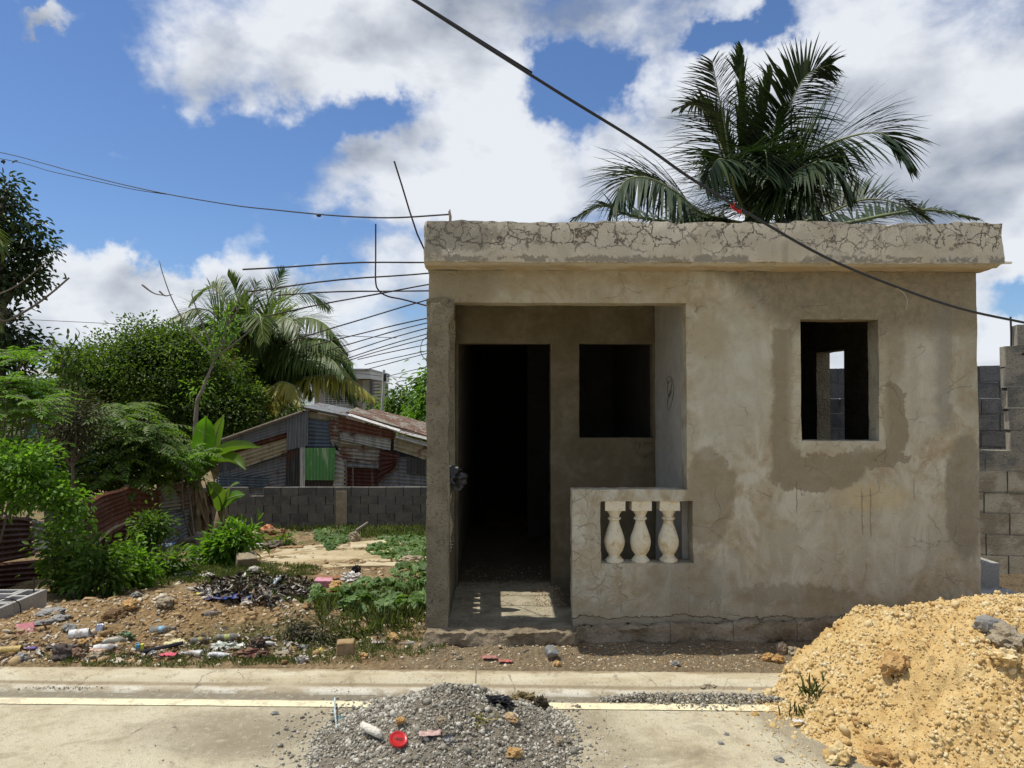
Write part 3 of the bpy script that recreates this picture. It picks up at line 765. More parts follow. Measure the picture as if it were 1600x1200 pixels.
# roof slab
def slabfn(p):
    x, y, z = p
    if z < 2.6 and y < 4.83: z += .012
    if z > 2.65: z += .010*fbm(x*2.2, y, 1) + .012*fbm(x*9, y*4, 2)
    y += .006*fbm(x*4, z*9, 2) if y < 4.9 else 0
    if y < 4.83:
        if x < HX0+.06 : x += .02*sstep(2.5, 2.75, z)+.008*fbm(z*20, 4, 1)
        elif x > HX1-.06: x -= .012*sstep(2.5, 2.75, z)
    return (x, y, z)
o = rough_box('roof_slab', M_['fascia'], HX0-.02, HX1+.045, 4.77, 5.27, ZT, 2.757, .04, .007, house, slabfn)
o['label'] = 'cracked and stained roof edge'
mb = MB(); mb.box(HX0-.015, HX1+.005, 5.272, HY1, ZT+.002, 2.735); mb.build('roof_deck', M_['fascia'], house)
# left side of the porch: front column, low rail with balusters, back pier, then plain wall
BY = 6.0
wl = wall_sheet('left_side_wall', M_['column'], (HX0, HY0+.152, 0), (0, 1, 0), (0, 0, 1), (1, 0, 0), HY1-HY0-.152, -1.3, ZT, .125,
    holes=[(.10, .74, 1.04, pz1-.02), (.16, .68, bz0, bz1)], parent=house, amp=.006, edge=.008)
for k in range(4):
    mb = MB(); Y = HY0+.152+.16+.065+k*.13; X = HX0+.062; z0 = bz0; hh = bz1-bz0; s = hh/.41
    mb.lathe([(.05, 0), (.04, .04*s), (.056, .10*s), (.057, .14*s), (.030, .26*s), (.045, .33*s), (.05, hh)], 12, Matrix.Translation((X-house.location.x, Y-house.location.y, z0)))
    b_ = mb.build('baluster', M_['bal'], None, True, 40); b_.parent = wl
# roughened skin on the column front
o = rough_box('front_column', M_['column'], HX0-.012, colx+.004, HY0-.014, HY0+.02, FL-.02, 2.30, .025, .006, house)
o = rough_box('corbel', M_['column'], HX0-.012, colx+.045, HY0-.016, HY0+.11, 2.10, pz1+.02, .03, .010, house,
              lambda p: (p[0]-(max(0, 2.20-p[2])*.45 if p[0] > colx-.02 else 0), p[1], p[2]))
# porch back wall with door and window
dx0, dx1 = P(705, 700, BY).x, P(861, 700, BY).x
qx0, qx1 = P(905, 600, BY).x, P(1021, 600, BY).x
qz0, qz1 = P(960, 684, BY).z, P(960, 537, BY).z
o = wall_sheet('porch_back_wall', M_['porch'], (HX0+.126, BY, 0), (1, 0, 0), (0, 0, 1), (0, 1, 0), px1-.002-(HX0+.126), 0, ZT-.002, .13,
    holes=[(max(.02, dx0-HX0-.126), dx1-HX0-.126, FL, qz1), (qx0-HX0-.126, qx1-HX0-.126, qz0, qz1)], parent=house, amp=.004)
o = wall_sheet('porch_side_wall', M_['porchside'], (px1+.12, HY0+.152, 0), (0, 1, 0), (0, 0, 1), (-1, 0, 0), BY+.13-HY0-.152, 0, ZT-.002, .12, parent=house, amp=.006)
def pencil(pts3):
    for pl_ in pts3: mb = MB(); mb.tube(pl_, .0018, 4); mb.build('pencil_mark', M_['blackbag'], house)
def yw_(px, py):     # point on the inner face of the porch's right wall
    Y_ = 1.0; d_ = ray(px, py); k_ = (px1-EYE.x)/d_.x; return EYE+d_*k_+Vector((-.001, 0, 0))
pencil([smooth_poly([yw_(*q) for q in ((1044,600),(1042,592),(1046,588),(1050,592),(1053,606),(1051,624),(1047,638),(1044,640),(1043,628),(1047,612),(1050,600),(1047,594),(1043,606),(1045,620),(1050,610))], 4)])
pb_ = lambda px, py: P(px, py, BY-.002)
pencil([[pb_(1008,688), pb_(1007,697)], [pb_(1007,692.5), pb_(1018,692.5)], [pb_(1018,689), pb_(1019,696)], [pb_(1000,688), pb_(999,702)],
        smooth_poly([pb_(*q) for q in ((993,690),(991,693),(993,696),(996,693),(993,690))], 3), [pb_(1013,712), pb_(1015,706), pb_(1018,713), pb_(1021,706)], smooth_poly([pb_(*q) for q in ((1003,715),(1002,711),(1005,711),(1008,716),(1011,710))], 3)])
# inner walls
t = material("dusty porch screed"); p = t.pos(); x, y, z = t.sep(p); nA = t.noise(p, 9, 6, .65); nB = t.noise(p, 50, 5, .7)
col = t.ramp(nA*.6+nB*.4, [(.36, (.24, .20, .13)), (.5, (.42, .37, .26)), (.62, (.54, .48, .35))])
dirt = (y + (nA-.5)*.5).ss(6.05, 6.2).max((x + (nA-.5)*.2).ss(.41, .48)*(y+(nB-.5)*.3).ss(5.3, 5.5)).max((y+(nA-.5)*.15).ss(5.28, 5.1)*.5)  # floor dirt doubling as painted shade: darkens all around the sun patch
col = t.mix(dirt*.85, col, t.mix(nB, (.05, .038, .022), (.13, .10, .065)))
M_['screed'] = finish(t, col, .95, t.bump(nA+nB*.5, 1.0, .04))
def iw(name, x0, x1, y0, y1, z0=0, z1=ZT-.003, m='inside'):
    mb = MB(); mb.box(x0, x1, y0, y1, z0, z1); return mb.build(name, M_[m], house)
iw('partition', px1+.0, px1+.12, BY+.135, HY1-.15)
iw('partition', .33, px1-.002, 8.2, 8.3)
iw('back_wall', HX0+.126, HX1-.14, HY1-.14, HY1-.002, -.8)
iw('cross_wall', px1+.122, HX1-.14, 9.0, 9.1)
# right side wall with window openings
Ya, Yb = 6.66, 7.24
o = wall_sheet('right_side_wall', M_['column'], (HX1-.002, HY0+.152, 0), (0, 1, 0), (0, 0, 1), (-1, 0, 0), HY1-HY0-.152, -.1, ZT, .135,
    holes=[(Ya-HY0-.152, Yb-HY0-.152, 1.0, 2.085), (7.74-HY0-.152, 8.2-HY0-.152, 1.0, 2.0)], parent=house, amp=.005, step=.08)
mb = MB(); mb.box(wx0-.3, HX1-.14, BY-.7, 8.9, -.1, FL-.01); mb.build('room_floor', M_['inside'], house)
# floors and foundation
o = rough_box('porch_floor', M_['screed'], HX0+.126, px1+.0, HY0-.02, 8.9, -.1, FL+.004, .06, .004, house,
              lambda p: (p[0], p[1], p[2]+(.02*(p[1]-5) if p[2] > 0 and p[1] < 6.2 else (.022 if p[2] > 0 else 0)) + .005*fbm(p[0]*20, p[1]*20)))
def ledge(p):
    x, y, z = p
    if y < 4.96:
        y += .025*fbm(x*3.0, z*5, 7) - .03*sstep(-.2, -.46, x)*sstep(.12, 0., z)
        if x > .52: y += .075
        y += .030*max(0, fbm(x*6, z*14, 3))
    if z > .08: z += .016*fbm(x*4, y*6, 1) + (.018 if x > .52 else 0) + .03*sstep(.8, 2.6, x)
    return (x, y, z)
o = rough_box('foundation_ledge', M_['plinth'], HX0-.02, HX1-.01, 4.86, 4.997, -.1, FL+.002, .02, .014, house, ledge)
o['label'] = 'rough eroded foundation ledge'
# rebar stubs left of the roof, by depth along the side wall
def zx6(zx, zy): return (240+.2875*zx, 400+.2875*zy)
rods = [((379,421),(657,410)),((388,455),(667,427)),((431,461),(668,455)),((415,495),(667,446)),((450,535),(668,470)),((481,542),(670,498)),((507,549),(670,505)),
        ((522,557),(670,513)),((536,562),(670,522)),((542,564),(670,529)),((559,562),(670,539)),((570,570),(670,549)),((571,578),(670,553)),((605,588),(670,574)),((619,597),(670,587)),((619,606),(670,593))]
for i, ((ax, ay), (bx_, by_)) in enumerate(rods):
    dpx = (ax-777)/F
    Y = min(12.6, max(4.95, -1.70/dpx))
    tip = P(ax, ay, Y); root = P(bx_, by_, Y)
    dirv = root-tip; root2 = tip + dirv*((HX0+.03-tip.x)/dirv.x)
    pts = [tip.lerp(root2, k/8) + Vector((0, .02*math.sin(k+i), .012*math.sin(math.pi*k/8))) for k in range(9)]
    mb = MB(); mb.tube(pts, .0054, 6, jit=.25); mb.build('rebar', M_['rebar'], house)
mb = MB(); pts = [P(616, 252, 4.95), P(628, 290, 4.95), P(640, 330, 4.95), P(652, 366, 4.95), P(664, 392, 4.95)]; mb.tube(pts, .0055, 6)
o = mb.build('rebar', M_['rebar'], house); o['label'] = 'leaning rebar rod standing above the roof corner'
pts = smooth_poly([P(587, 350, 5.3), P(587, 400, 5.3), P(587, 440, 5.3), P(592, 454, 5.3), P(606, 463, 5.3), P(630, 468, 5.3), P(675, 480, 5.3)], 5)
mb = MB(); mb.tube(pts, .0055, 6); o = mb.build('rebar', M_['rebar'], house); o['label'] = 'rebar rod bent straight up'
pts = smooth_poly([P(675, 522, 6.5), P(660, 533, 6.5), P(658, 552, 6.5), P(668, 566, 6.5)], 5)
mb = MB(); mb.tube(pts, .003, 6); mb.build('tie_wire', M_['rebar'], house)
a = P(1560, 410, 4.9); mb = MB(); mb.tube([a+Vector((-.08, 0, 0)), P(1580, 410, 4.9)], .011, 10); mb.build('drain_pipe', plain("white pipe", (.72, .7, .65)), house)
# wire stub on the roof corner
a = P(703, 343, 4.85); mb = MB(); mb.tube([a+Vector((0, 0, -.03)), a+Vector((.002, 0, .02)), a+Vector((-.002, 0, .05)), a+Vector((.001, 0, .065))], [.008, .010, .008, .004], 8, jit=.5)
mb.build('wire_stub', M_['stone'], house)

# black bag on the porch's left rail
bg_ = lump('plastic_bag', M_['blackbag'], (HX0+.10, 5.40, 1.005+.06), (.25, .12, .20), 0, .35, 2.2, 3, ridged=.35)
tag(bg_, 'crumpled black plastic bag draped over the left rail of the porch', 'plastic bag')

# debris on the porch floor: one mass of crumbs
g = np.random.default_rng(3)
pts = []
for _ in range(650):
    if g.random() < .6: xx, yy = g.uniform(.28, .50), g.uniform(5.45, 6.0)
    else: xx, yy = g.uniform(-.3, .5), 5.15+g.random()**.7*1.6
    pts.append((xx, yy, FL+.008+(.02*(min(yy, 6.2)-5))))
o = rocks('porch_crumbs', pts, g.uniform(.002, .007, len(pts)), M_['rubble'], g, flat=True); tag(o, kind='stuff', label='loose crumbs of mortar and gravel on the porch floor')

# ================================================================== BLOCK WALLS
def block_wall(name, p0, p1, rows, bh, bl, mat, mortar, thick=.14, z0=0, label='', cat='wall', top_gap=None, cols=None, seed=0, profile=None, clip=None):
    """courses of real blocks with recessed joints, p0->p1 on plan"""
    r_ = random.Random(seed); root = empty(name, (p0[0], p0[1], z0), label, cat)
    p0, p1 = Vector((p0[0], p0[1], 0)), Vector((p1[0], p1[1], 0)); L = (p1-p0).length; U = (p1-p0)/L; Nn = Vector((U.y, -U.x, 0))
    mb = MB(); mo = MB()
    def obox(m, a, b, y0, y1, za, zb, j=0):
        vs = [p0+U*(q+(r_.random()-.5)*j)+Nn*(n_+(r_.random()-.5)*j)+Vector((0, 0, zz+(r_.random()-.5)*j)) for zz in (za, zb) for n_ in (y0, y1) for q in (a, b)]
        m.add(vs, [(0,1,3,2),(4,6,7,5),(0,4,5,1),(2,3,7,6),(0,2,6,4),(1,5,7,3)])
    jt = bh*.075
    for k in range(rows):
        off = (k % 2)*bl/2 - bl/2*(r_.random()*.1); a = -off
        while a < L:
            q0, q1 = max(0, a), min(L, a+bl-jt)
            if clip: q0 = max(q0, clip(k))
            skip = profile and not profile((q0+q1)/2, k)
            if q1-q0 > bl*.02 and not skip:
                obox(mb, q0, q1, -thick/2+.0, thick/2, z0+k*bh, z0+(k+1)*bh-jt, .006)
                obox(mo, max(0, q0-jt*(1 if q0 > 0 and not (clip and q0 == clip(k)) else 0)), min(L, q1+jt), -thick/2+.012, thick/2-.003, z0+k*bh-jt+.002, z0+(k+1)*bh-jt-.004)
            a += bl
    mb.build('blocks', mat, root); mo.build('mortar', mortar, root)
    return root
# rear wall of the lot
a, b = P(318, 800, 16.0), P(712, 800, 16.0)
gap0, gap1 = P(392, 760, 16).x-a.x, P(417, 760, 16).x-a.x
rw = block_wall('block_wall', (a.x, 16.0), (b.x+1.5, 16.0), 6, .182, .364, M_['blk'], M_['mortar'], .15, P(500, 760, 16).z-6*.182, 'long low wall of dark grey blocks in front of the tin shed', profile=lambda u_, k: not (k == 5 and gap0-.05 < u_ < gap1+.05), seed=4)
mb = MB(); q = P(535, 760, 16).x; zt = P(535, 765, 16).z; mb.box(q-.115, q+.115, 15.90, 15.925, zt-1.1, zt-.02); mb.build('mortar_pier', M_['stone'], rw)
# neighbour's stepped wall at the right and the darker one behind
pA, pB = (4.30, 7.35), (7.6, 6.35)
u1 = (P(1558, 600, 7.25).x-4.30)*1.04; u2 = (P(1581, 600, 7.2).x-4.30)*1.04
zt = P(1590, 507, 7.2).z; zb = zt-13*.2
st = block_wall('stepped_block_wall', pA, pB, 13, .2, .4, M_['blkmort'], M_['mortarpale'], .15, zb,
    'unfinished grey block wall stepping up at its left end beside the house', seed=6,
    clip=lambda k: 0 if k <= 6 else (u1+(11-k)*.012 if k <= 11 else u2))
mb = MB(); a = P(1580, 545, 7.18); mb.tube([a, P(1580, 520, 7.18), P(1579, 495, 7.18)], .009, 6); mb.build('rebar', M_['rebar'], st)
zt = P(1548, 570, 9.2).z
block_wall('boundary_block_wall', (3.3, 10.6), (6.9, 8.75), 12, .2, .4, M_['blkdark'], M_['mortar'], .15, zt-12*.2, 'dark grey block boundary wall behind the stepped wall', seed=9)
# hollow block cistern beside the house
ci = empty('block_box', (3.9, 6.4, 0), 'low open box of grey blocks beside the right side of the house', 'block box')
a = P(1537, 880, 6.4); b = P(1562, 925, 6.4)
for nm, (x0, x1, y0, y1) in (('wall', (a.x-.4, b.x, 6.4, 6.5)), ('wall', (b.x-.1, b.x, 6.502, 7.0)), ('wall', (a.x-.4, b.x-.102, 6.9, 7.0))):
    mb = MB(); mb.box(x0, x1, y0, y1, -.2, a.z); mb.build(nm, M_['blknew'], ci)
pb = lump('plastic_sheet', plain('clear film', (.35, .35, .34), .3, spec=.6), P(1550, 935, 6.0), (.5, .3, .12), 0, .5, 3, 3, ridged=.4)
tag(pb, 'crumpled grey plastic sheet in the shade beside the block box', 'plastic sheet')

# low hollow-block wall at the left edge
lw = empty('hollow_block_wall', (-3.5, 5.7, 0), 'low pale hollow-block wall corner with open cores beside the rubble', 'wall')
zt = .155
def hollow(x0, x1, y0, y1, along):
    """block with two open cores"""
    m = MB(); z0 = zt-.26; th = .03
    if along == 'y':
        m.box(x0, x0+th, y0, y1, z0, zt); m.box(x1-th, x1, y0, y1, z0, zt)
        n = 3
        for k in range(n):
            c_ = y0+(y1-y0-th)*k/(n-1); m.box(x0+th, x1-th, c_, c_+th, z0, zt-.001)
        m.box(x0+th, x1-th, y0+th, y1-th, z0, zt-.13)
    else:
        m.box(x0, x1, y0, y0+th, z0, zt); m.box(x0, x1, y1-th, y1, z0, zt)
        for k in range(3):
            c_ = x0+(x1-x0-th)*k/2; m.box(c_, c_+th, y0+th, y1-th, z0, zt-.001)
        m.box(x0+th, x1-th, y0+th, y1-th, z0, zt-.13)
    o_ = m.build('block', M_['blknew'], lw)
for k in range(3): hollow(-3.66+.0, -3.50, 5.98-(k+1)*.40+.008, 5.98-k*.40, 'y')
for k in range(3): hollow(-3.66-(k)*.4-.0+.0-.0-.40+.16+.16-.16+.0, -3.66-k*.4+.0-.008+.0+.0, 5.83, 5.98, 'x') if k else hollow(-4.06, -3.668, 5.83, 5.98, 'x')
mb = MB(); a = Vector((-3.6, 5.5, zt-.1)); mb.tube([a, a+Vector((.0, 0, .15)), a+Vector((.02, .01, .20))], .005, 6); mb.build('rebar', M_['rebar'], lw)
mb = MB(); a = Vector((-3.57, 5.93, zt-.1)); mb.tube([a, a+Vector((0, 0, .2))], .005, 6); mb.build('rebar', M_['rebar'], lw)
pts = smooth_poly([Vector((-3.6, 5.5, zt+.02)), Vector((-3.54, 5.55, zt+.04)), Vector((-3.47, 5.6, zt-.02)), Vector((-3.455, 5.55, zt-.16)), Vector((-3.46, 5.35, zt-.24))], 6)
mb = MB(); mb.tube(pts, .004, 6); tag(mb.build('wire', M_['cable'], None), 'thin black wire looping over the low hollow-block wall', 'wire')

# ================================================================== CORRUGATED SHEETS
def corr(name, c4, waves, along, mat, parent, amp=.018, nu=None, warp=0, ragged=0, th=.004):
    """sheet through four corners (tl, tr, br, bl); ribs run along 'u' (left-right) or 'v' (up-down)"""
    tl, tr, br, bl = [Vector(q) for q in c4]
    nrm = (tr-tl).cross(bl-tl).normalized()
    if nrm.y > 0: nrm = -nrm
    A = max(8, int(waves*6)); B = 8
    nu, nv = (B, A) if along == 'u' else (A, B)
    V = []; sd = random.random()*50
    for side in (0, 1):
        for j in range(nv+1):
            for i in range(nu+1):
                s, q = i/nu, j/nv
                if ragged:
                    if i in (0, nu): s += (random.Random(int(sd*100)+j*2+(i > 0)).random()-.5)*ragged
                    if j in (0, nv): q += (mn.noise(Vector((i*.6, sd, 0))))*ragged
                p = (tl*(1-s)+tr*s)*(1-q) + (bl*(1-s)+br*s)*q
                ph = (q if along == 'u' else s)*waves*2*math.pi
                V.append(p + nrm*(amp*math.cos(ph) + warp*mn.noise(Vector((s*2, q*2, sd))) - side*th))
    n1 = (nu+1)*(nv+1); Fc = []
    for side in (0, 1):
        for j in range(nv):
            for i in range(nu):
                a_ = side*n1+j*(nu+1)+i; f_ = (a_, a_+1, a_+nu+2, a_+nu+1)
                Fc.append(f_ if side else f_[::-1])
    for j in range(nv):
        for i_ in (0, nu):
            a_ = j*(nu+1)+i_; Fc.append((a_, a_+nu+1, a_+nu+1+n1, a_+n1))
    for i in range(nu):
        for j_ in (0, nv):
            a_ = j_*(nu+1)+i; Fc.append((a_, a_+1, a_+1+n1, a_+n1))
    return from_arrays(name, [tuple(v_) for v_ in V], Fc, mat, parent, smooth=True, sharp=50)
Z7 = lambda x, y, Y=18.0: P(300+.25*x, 600+.25*y, Y)
shed = empty('tin_shed', (Z7(700, 640).x, 18, 0), 'patchwork corrugated tin shed with a green door behind the grey block wall', 'shed')
def sh(name, q4, waves, along, m, dy=0, **k):
    return corr(name, [Z7(x, y, 18.0-dy) for x, y in q4], waves, along, M_[m], shed, **k)
sh('wall_sheet', [(150,560),(600,430),(600,780),(150,780)], 16, 'u', 'zinc', 0)
sh('wall_sheet', [(190,345),(622,186),(602,300),(200,420)], 5, 'u', 'zinc', .10, ragged=.02)
sh('wall_sheet', [(205,418),(605,298),(600,345),(215,455)], 2, 'u', 'rust', .07, ragged=.03)
sh('wall_sheet', [(215,450),(602,335),(596,425),(330,520)], 4, 'u', 'cream', .12, ragged=.02)
sh('wall_sheet', [(165,573),(470,585),(470,650),(165,640)], 4, 'u', 'zincblue', .06)
sh('wall_sheet', [(600,196),(728,170),(726,385),(590,415)], 7, 'v', 'zinc', .14)
sh('wall_sheet', [(592,400),(675,395),(668,660),(585,660)], 5, 'v', 'zincdark', .09)
sh('wall_sheet', [(720,215),(870,235),(900,410),(722,410)], 8, 'u', 'zincblue', .08)
sh('wall_sheet', [(690,165),(960,215),(950,250),(700,215)], 1.5, 'u', 'cream', .05)
sh('wall_sheet', [(855,222),(915,228),(918,385),(868,375)], 7, 'u', 'rustmix', .16, ragged=.25)
sh('wall_sheet', [(675,390),(708,390),(706,650),(675,650)], 2, 'v', 'whitesheet', .11)
sh('wall_sheet', [(690,595),(880,595),(880,700),(690,700)], 9, 'v', 'zincdark', .05)
d_ = sh('door', [(705,400),(896,400),(890,602),(706,600)], 9, 'v', 'green', .20, amp=.014); d_['label'] = 'green painted corrugated door'
sh('wall_sheet', [(885,400),(965,430),(965,660),(885,660)], 9, 'u', 'zincpale', .10, ragged=.12)
sh('wall_sheet', [(915,200),(1280,300),(1262,345),(912,290)], 3, 'u', 'rust', .16, ragged=.02)
sh('wall_sheet', [(915,285),(1245,340),(1240,415),(925,345)], 4, 'u', 'zincpale', .12)
sh('wall_sheet', [(915,340),(1240,385),(1200,420),(905,395)], 2, 'u', 'cream', .09)
sh('wall_sheet', [(905,385),(1175,405),(1172,500),(945,480)], 4, 'u', 'rustmix', .13, ragged=.05)
sh('wall_sheet', [(945,485),(1172,500),(1165,530),(960,520)], 1.5, 'u', 'zinc', .17)
sh('wall_sheet', [(950,505),(1165,520),(1160,700),(950,700)], 8, 'u', 'rustdark', .10)
sh('wall_sheet', [(1172,400),(1300,440),(1270,520),(1165,610)], 6, 'u', 'rustdark', .18, ragged=.12)
sh('wall_sheet', [(1160,440),(1560,480),(1560,720),(1160,700)], 11, 'u', 'zinc', .06)
sh('wall_sheet', [(1340,450),(1560,500),(1560,570),(1340,560)], 11, 'v', 'zincdark', .12)
sh('wall_sheet', [(1262,330),(1600,420),(1600,520),(1262,410)], 3, 'u', 'cream', .14)
sh('fascia_sheet', [(1275,310),(1600,400),(1600,425),(1275,335)], 1, 'u', 'zincpale', .22)
# backing wall and roofs
V4 = [Z7(*q, 18.1) for q in ((150,560),(190,350),(690,172),(1600,430),(1600,780),(150,780))]
mb = MB(); n = len(V4); mb.add(V4+[v_+Vector((0, .06, 0)) for v_ in V4], [tuple(range(n))[::-1], tuple(range(n, 2*n))]+[(i, (i+1) % n, n+(i+1) % n, n+i) for i in range(n)])
mb.build('backing_boards', M_['zincdark'], shed)
def roof(q2, Ya_, Yb_, rise, waves, m, amp=.02, nm='roof_sheet'):
    (x0, y0), (x1, y1) = q2; a_ = Z7(x0, y0, Ya_); b_ = Z7(x1, y1, Ya_)
    c_ = b_+Vector((0, Yb_-Ya_, rise)); d2 = a_+Vector((0, Yb_-Ya_, rise))
    return corr(nm, [d2, c_, b_, a_], waves, 'v' if False else 'u', M_[m], shed, amp=amp)
roof(((180,345),(700,168)), 17.82, 21.5, .12, 18, 'zincdark')
roof(((688,150),(965,205)), 17.75, 19.4, .10, 8, 'zinc', .03)
roof(((968,198),(1290,300)), 17.80, 18.1, .03, 3, 'whitesheet')
roof(((960,180),(1620,370)), 18.3, 19.6, .10, 6, 'rustmix', .03)
roof(((1100,232),(1620,372)), 18.25, 19.2, .07, 4, 'pink', .03)
roof(((1040,195),(1620,345)), 19.4, 21.5, .13, 8, 'rustmix', .03)
roof(((1260,300),(1620,392)), 17.75, 18.3, .05, 3, 'zincpale')
mb = MB(); mb.tube([Z7(185,350,17.75), Z7(692,172,17.75)], .035, 6); mb.build('eave_beam', M_['bark'], shed)
mb = MB(); mb.tube([Z7(965,470,17.8), Z7(963,660,17.8)], .02, 6); mb.build('post', M_['bark'], shed)
mb = MB(); mb.tube([Z7(1005,505,17.8), Z7(1008,660,17.8)], .015, 6); mb.build('post', M_['bark'], shed)

# rusty fence at the left
Z5 = lambda x, y, Y: P(.1875*x, 740+.1875*y, Y)
FY = lambda x: 7.6 + 5.2*max(-.2, x/1600.0)
fence = empty('corrugated_fence', (Z5(700, 600, FY(700)).x, FY(700), -.4), 'leaning fence of rusty corrugated iron sheets along the left of the lot', 'fence')
def fs(q4, waves, m, dy=0, nm='sheet', **k): return corr(nm, [Z5(x, y, FY(x)-dy) for x, y in q4], waves, 'u', M_[m], fence, **k)
fs([(-300,350),(262,362),(292,690),(-300,800)], 8, 'rustdark', .12, warp=.06)
fs([(-300,770),(360,715),(360,980),(-300,1010)], 6, 'rustdark', .02, warp=.04)
fs([(255,365),(400,420),(410,640),(292,665)], 5, 'zincpale', .04, warp=.04, ragged=.05)
fs([(400,250),(560,300),(560,640),(400,640)], 7, 'zincdark', .0)
fs([(525,255),(735,285),(745,540),(560,600)], 6, 'zincpale', .05, warp=.05)
fs([(725,215),(1042,105),(1062,405),(782,600)], 9, 'rust', .22, warp=.14)
fs([(770,440),(1075,400),(1075,660),(790,690)], 6, 'rustdark', .03, warp=.05)
fs([(1055,115),(1322,140),(1322,440),(1075,470)], 8, 'rust', .06, warp=.05)
fs([(1060,430),(1322,410),(1322,660),(1070,680)], 6, 'rustdark', .02, warp=.05)
fs([(1318,110),(1580,60),(1570,280),(1325,320)], 7, 'rustmix', .10, warp=.05)
fs([(1322,300),(1575,250),(1560,520),(1330,680)], 9, 'zinc', .06, warp=.05)
# bleached edge strip on the buckled sheet
mb = MB(); mb.tube(smooth_poly([Z5(782,598,FY(782)-.27), Z5(850,530,FY(850)-.31), Z5(950,450,FY(950)-.32), Z5(1060,405,FY(1060)-.27)], 5), .028, 5); mb.build('folded_edge', M_['cream'], fence)
for xx, y0, y1 in ((-20, 330, 960), (395, 300, 900), (735, 200, 700), (1058, 90, 660), (1325, 90, 640), (1585, 60, 540)):
    mb = MB(); mb.tube([Z5(xx, y1, FY(xx)+.05), Z5(xx, y0, FY(xx)+.05)], .035, 7, jit=.3); mb.build('post', M_['bark'], fence)

# ================================================================== PILES
def pile(name, fz, x0, x1, y0, y1, st, mat, mask):
    xs, ys = seq((x0, x1, st)), seq((y0, y1, st))
    H = {}; mb = MB(); idx = {}
    def vid(i, j):
        if (i, j) not in idx:
            idx[(i, j)] = len(mb.v); mb.v.append((xs[i], ys[j], fz(xs[i], ys[j])))
        return idx[(i, j)]
    for i in range(len(xs)-1):
        for j in range(len(ys)-1):
            if mask((xs[i]+xs[i+1])/2, (ys[j]+ys[j+1])/2): mb.f.append((vid(i, j), vid(i+1, j), vid(i+1, j+1), vid(i, j+1)))
    return mb.build(name, mat, None, True)
def sand0(x, y):
    cx = min(max(x, 2.48), 6.5); r_ = math.sqrt((x-cx)**2+((y-4.02)*(1.0 if y < 4.02 else 1.1))**2+.004)
    r_ += .06*fbm(x*1.6, y*1.6, 4) + .03*fbm(x*5, y*5, 8)
    h = .78*max(0, 1-r_/.97)
    h = h if h < .31 else .31+.09*math.tanh((h-.31)/.09)
    h += .16*sstep(2.2, 3.1, x)*max(0, 1-r_/.7)
    h += .035*sstep(1.22, .85, r_)
    return h
def sandz(x, y):
    b = sand0(x, y)
    if b <= .002: return b-.02
    k = min(1, b*12)
    return b + k*(.028*fbm(x*4, y*4, 1) + .022*fbm(x*13, y*13, 2) + .014*fbm(x*34, y*34, 3))-.012
o = pile('sand_pile', sandz, .9, 4.6, 2.7, 4.99, .012, M_['sand'], lambda x, y: sand0(x, y) > .0015)
tag(o, 'large heap of crumbly yellow caliche dumped on the road against the house', 'sand pile')
g = np.random.default_rng(11); pts, sz = [], []
while len(pts) < 30000:
    x, y = g.uniform(1.1, 4.4), g.uniform(2.8, 4.9); b = sand0(x, y)
    if y > 4.3 and g.random() < .5: continue
    edge_ = b < .012
    if b <= 0: continue
    if edge_ and g.random() > .35: continue
    fine = mn.noise(Vector((x*2.2, y*2.2, 7))) > .12
    s_ = (.0025+.005*g.random()**2 if fine else .004 + .009*g.random()**1.8) + (.022*g.random()**1.5 if g.random() < (.03 if b < .15 else .010) else 0)
    pts.append((x, y, sandz(x, y)+s_*.25)); sz.append(s_)
for _ in range(900):
    a_ = g.uniform(0, 6.28); rr = .98+abs(g.normal())*.14
    x, y = 2.42+rr*math.cos(a_)*1.08, 3.98+rr*math.sin(a_)
    if x < 2.6 and y < 4.3 and sand0(x, y) <= .002: pts.append((x, y, .003)); sz.append(.0025+.006*g.random()**2)
o = rocks('sand_lumps', pts, sz, M_['sandrock'], g, squash=.8, rough=.3); tag(o, kind='stuff', label='crumbs and lumps of yellow caliche over the heap')

GC = (-.24, 3.66)
def grav0(x, y):
    a_ = (x-GC[0])/.61; b_ = (y-GC[1])/(.80 if y < GC[1] else .52)
    r_ = math.sqrt(a_*a_+b_*b_) + .10*fbm(x*2, y*2, 9)
    h = .25*max(0, 1-r_)**1.05 + .03*math.exp(-((x-.05)/.16)**2-((y-3.75)/.13)**2)
    return h
def gravz(x, y):
    b = grav0(x, y)
    return b + min(1, b*20)*(.016*fbm(x*6, y*6, 1)+.008*fbm(x*20, y*20, 2)) - .004
o = pile('gravel_pile', gravz, -1.2, .7, 2.7, 4.3, .012, M_['gravelbase'], lambda x, y: grav0(x, y) > .002)
tag(o, 'low heap of grey gravel dumped on the road in front of the porch', 'gravel pile')
pts, sz = [], []
while len(pts) < 24000:
    a_ = g.uniform(0, 6.28); q_ = math.sqrt(g.random()) if g.random() < .93 else 1+abs(g.normal())*.16; x, y = GC[0]+.64*q_*math.cos(a_), GC[1]+(.62 if math.sin(a_) > 0 else .86)*q_*math.sin(a_); b = grav0(x, y)
    if y > KY(x)-.30 and b < .01: continue
    if b <= 0 and g.random() > .45: continue
    if x > .05 and y < 3.8 and g.random() < .35: continue
    s_ = .0022 + .0085*g.random()**2.8 + (.014*g.random() if g.random() < .03 else 0)
    pts.append((x, y, (gravz(x, y) if b > 0.002 else .0)+s_*.35)); sz.append(s_)
o = rocks('gravel_stones', pts, sz, M_['gravel'], g, squash=.6); tag(o, kind='stuff', label='loose grey gravel stones covering and ringing the heap')
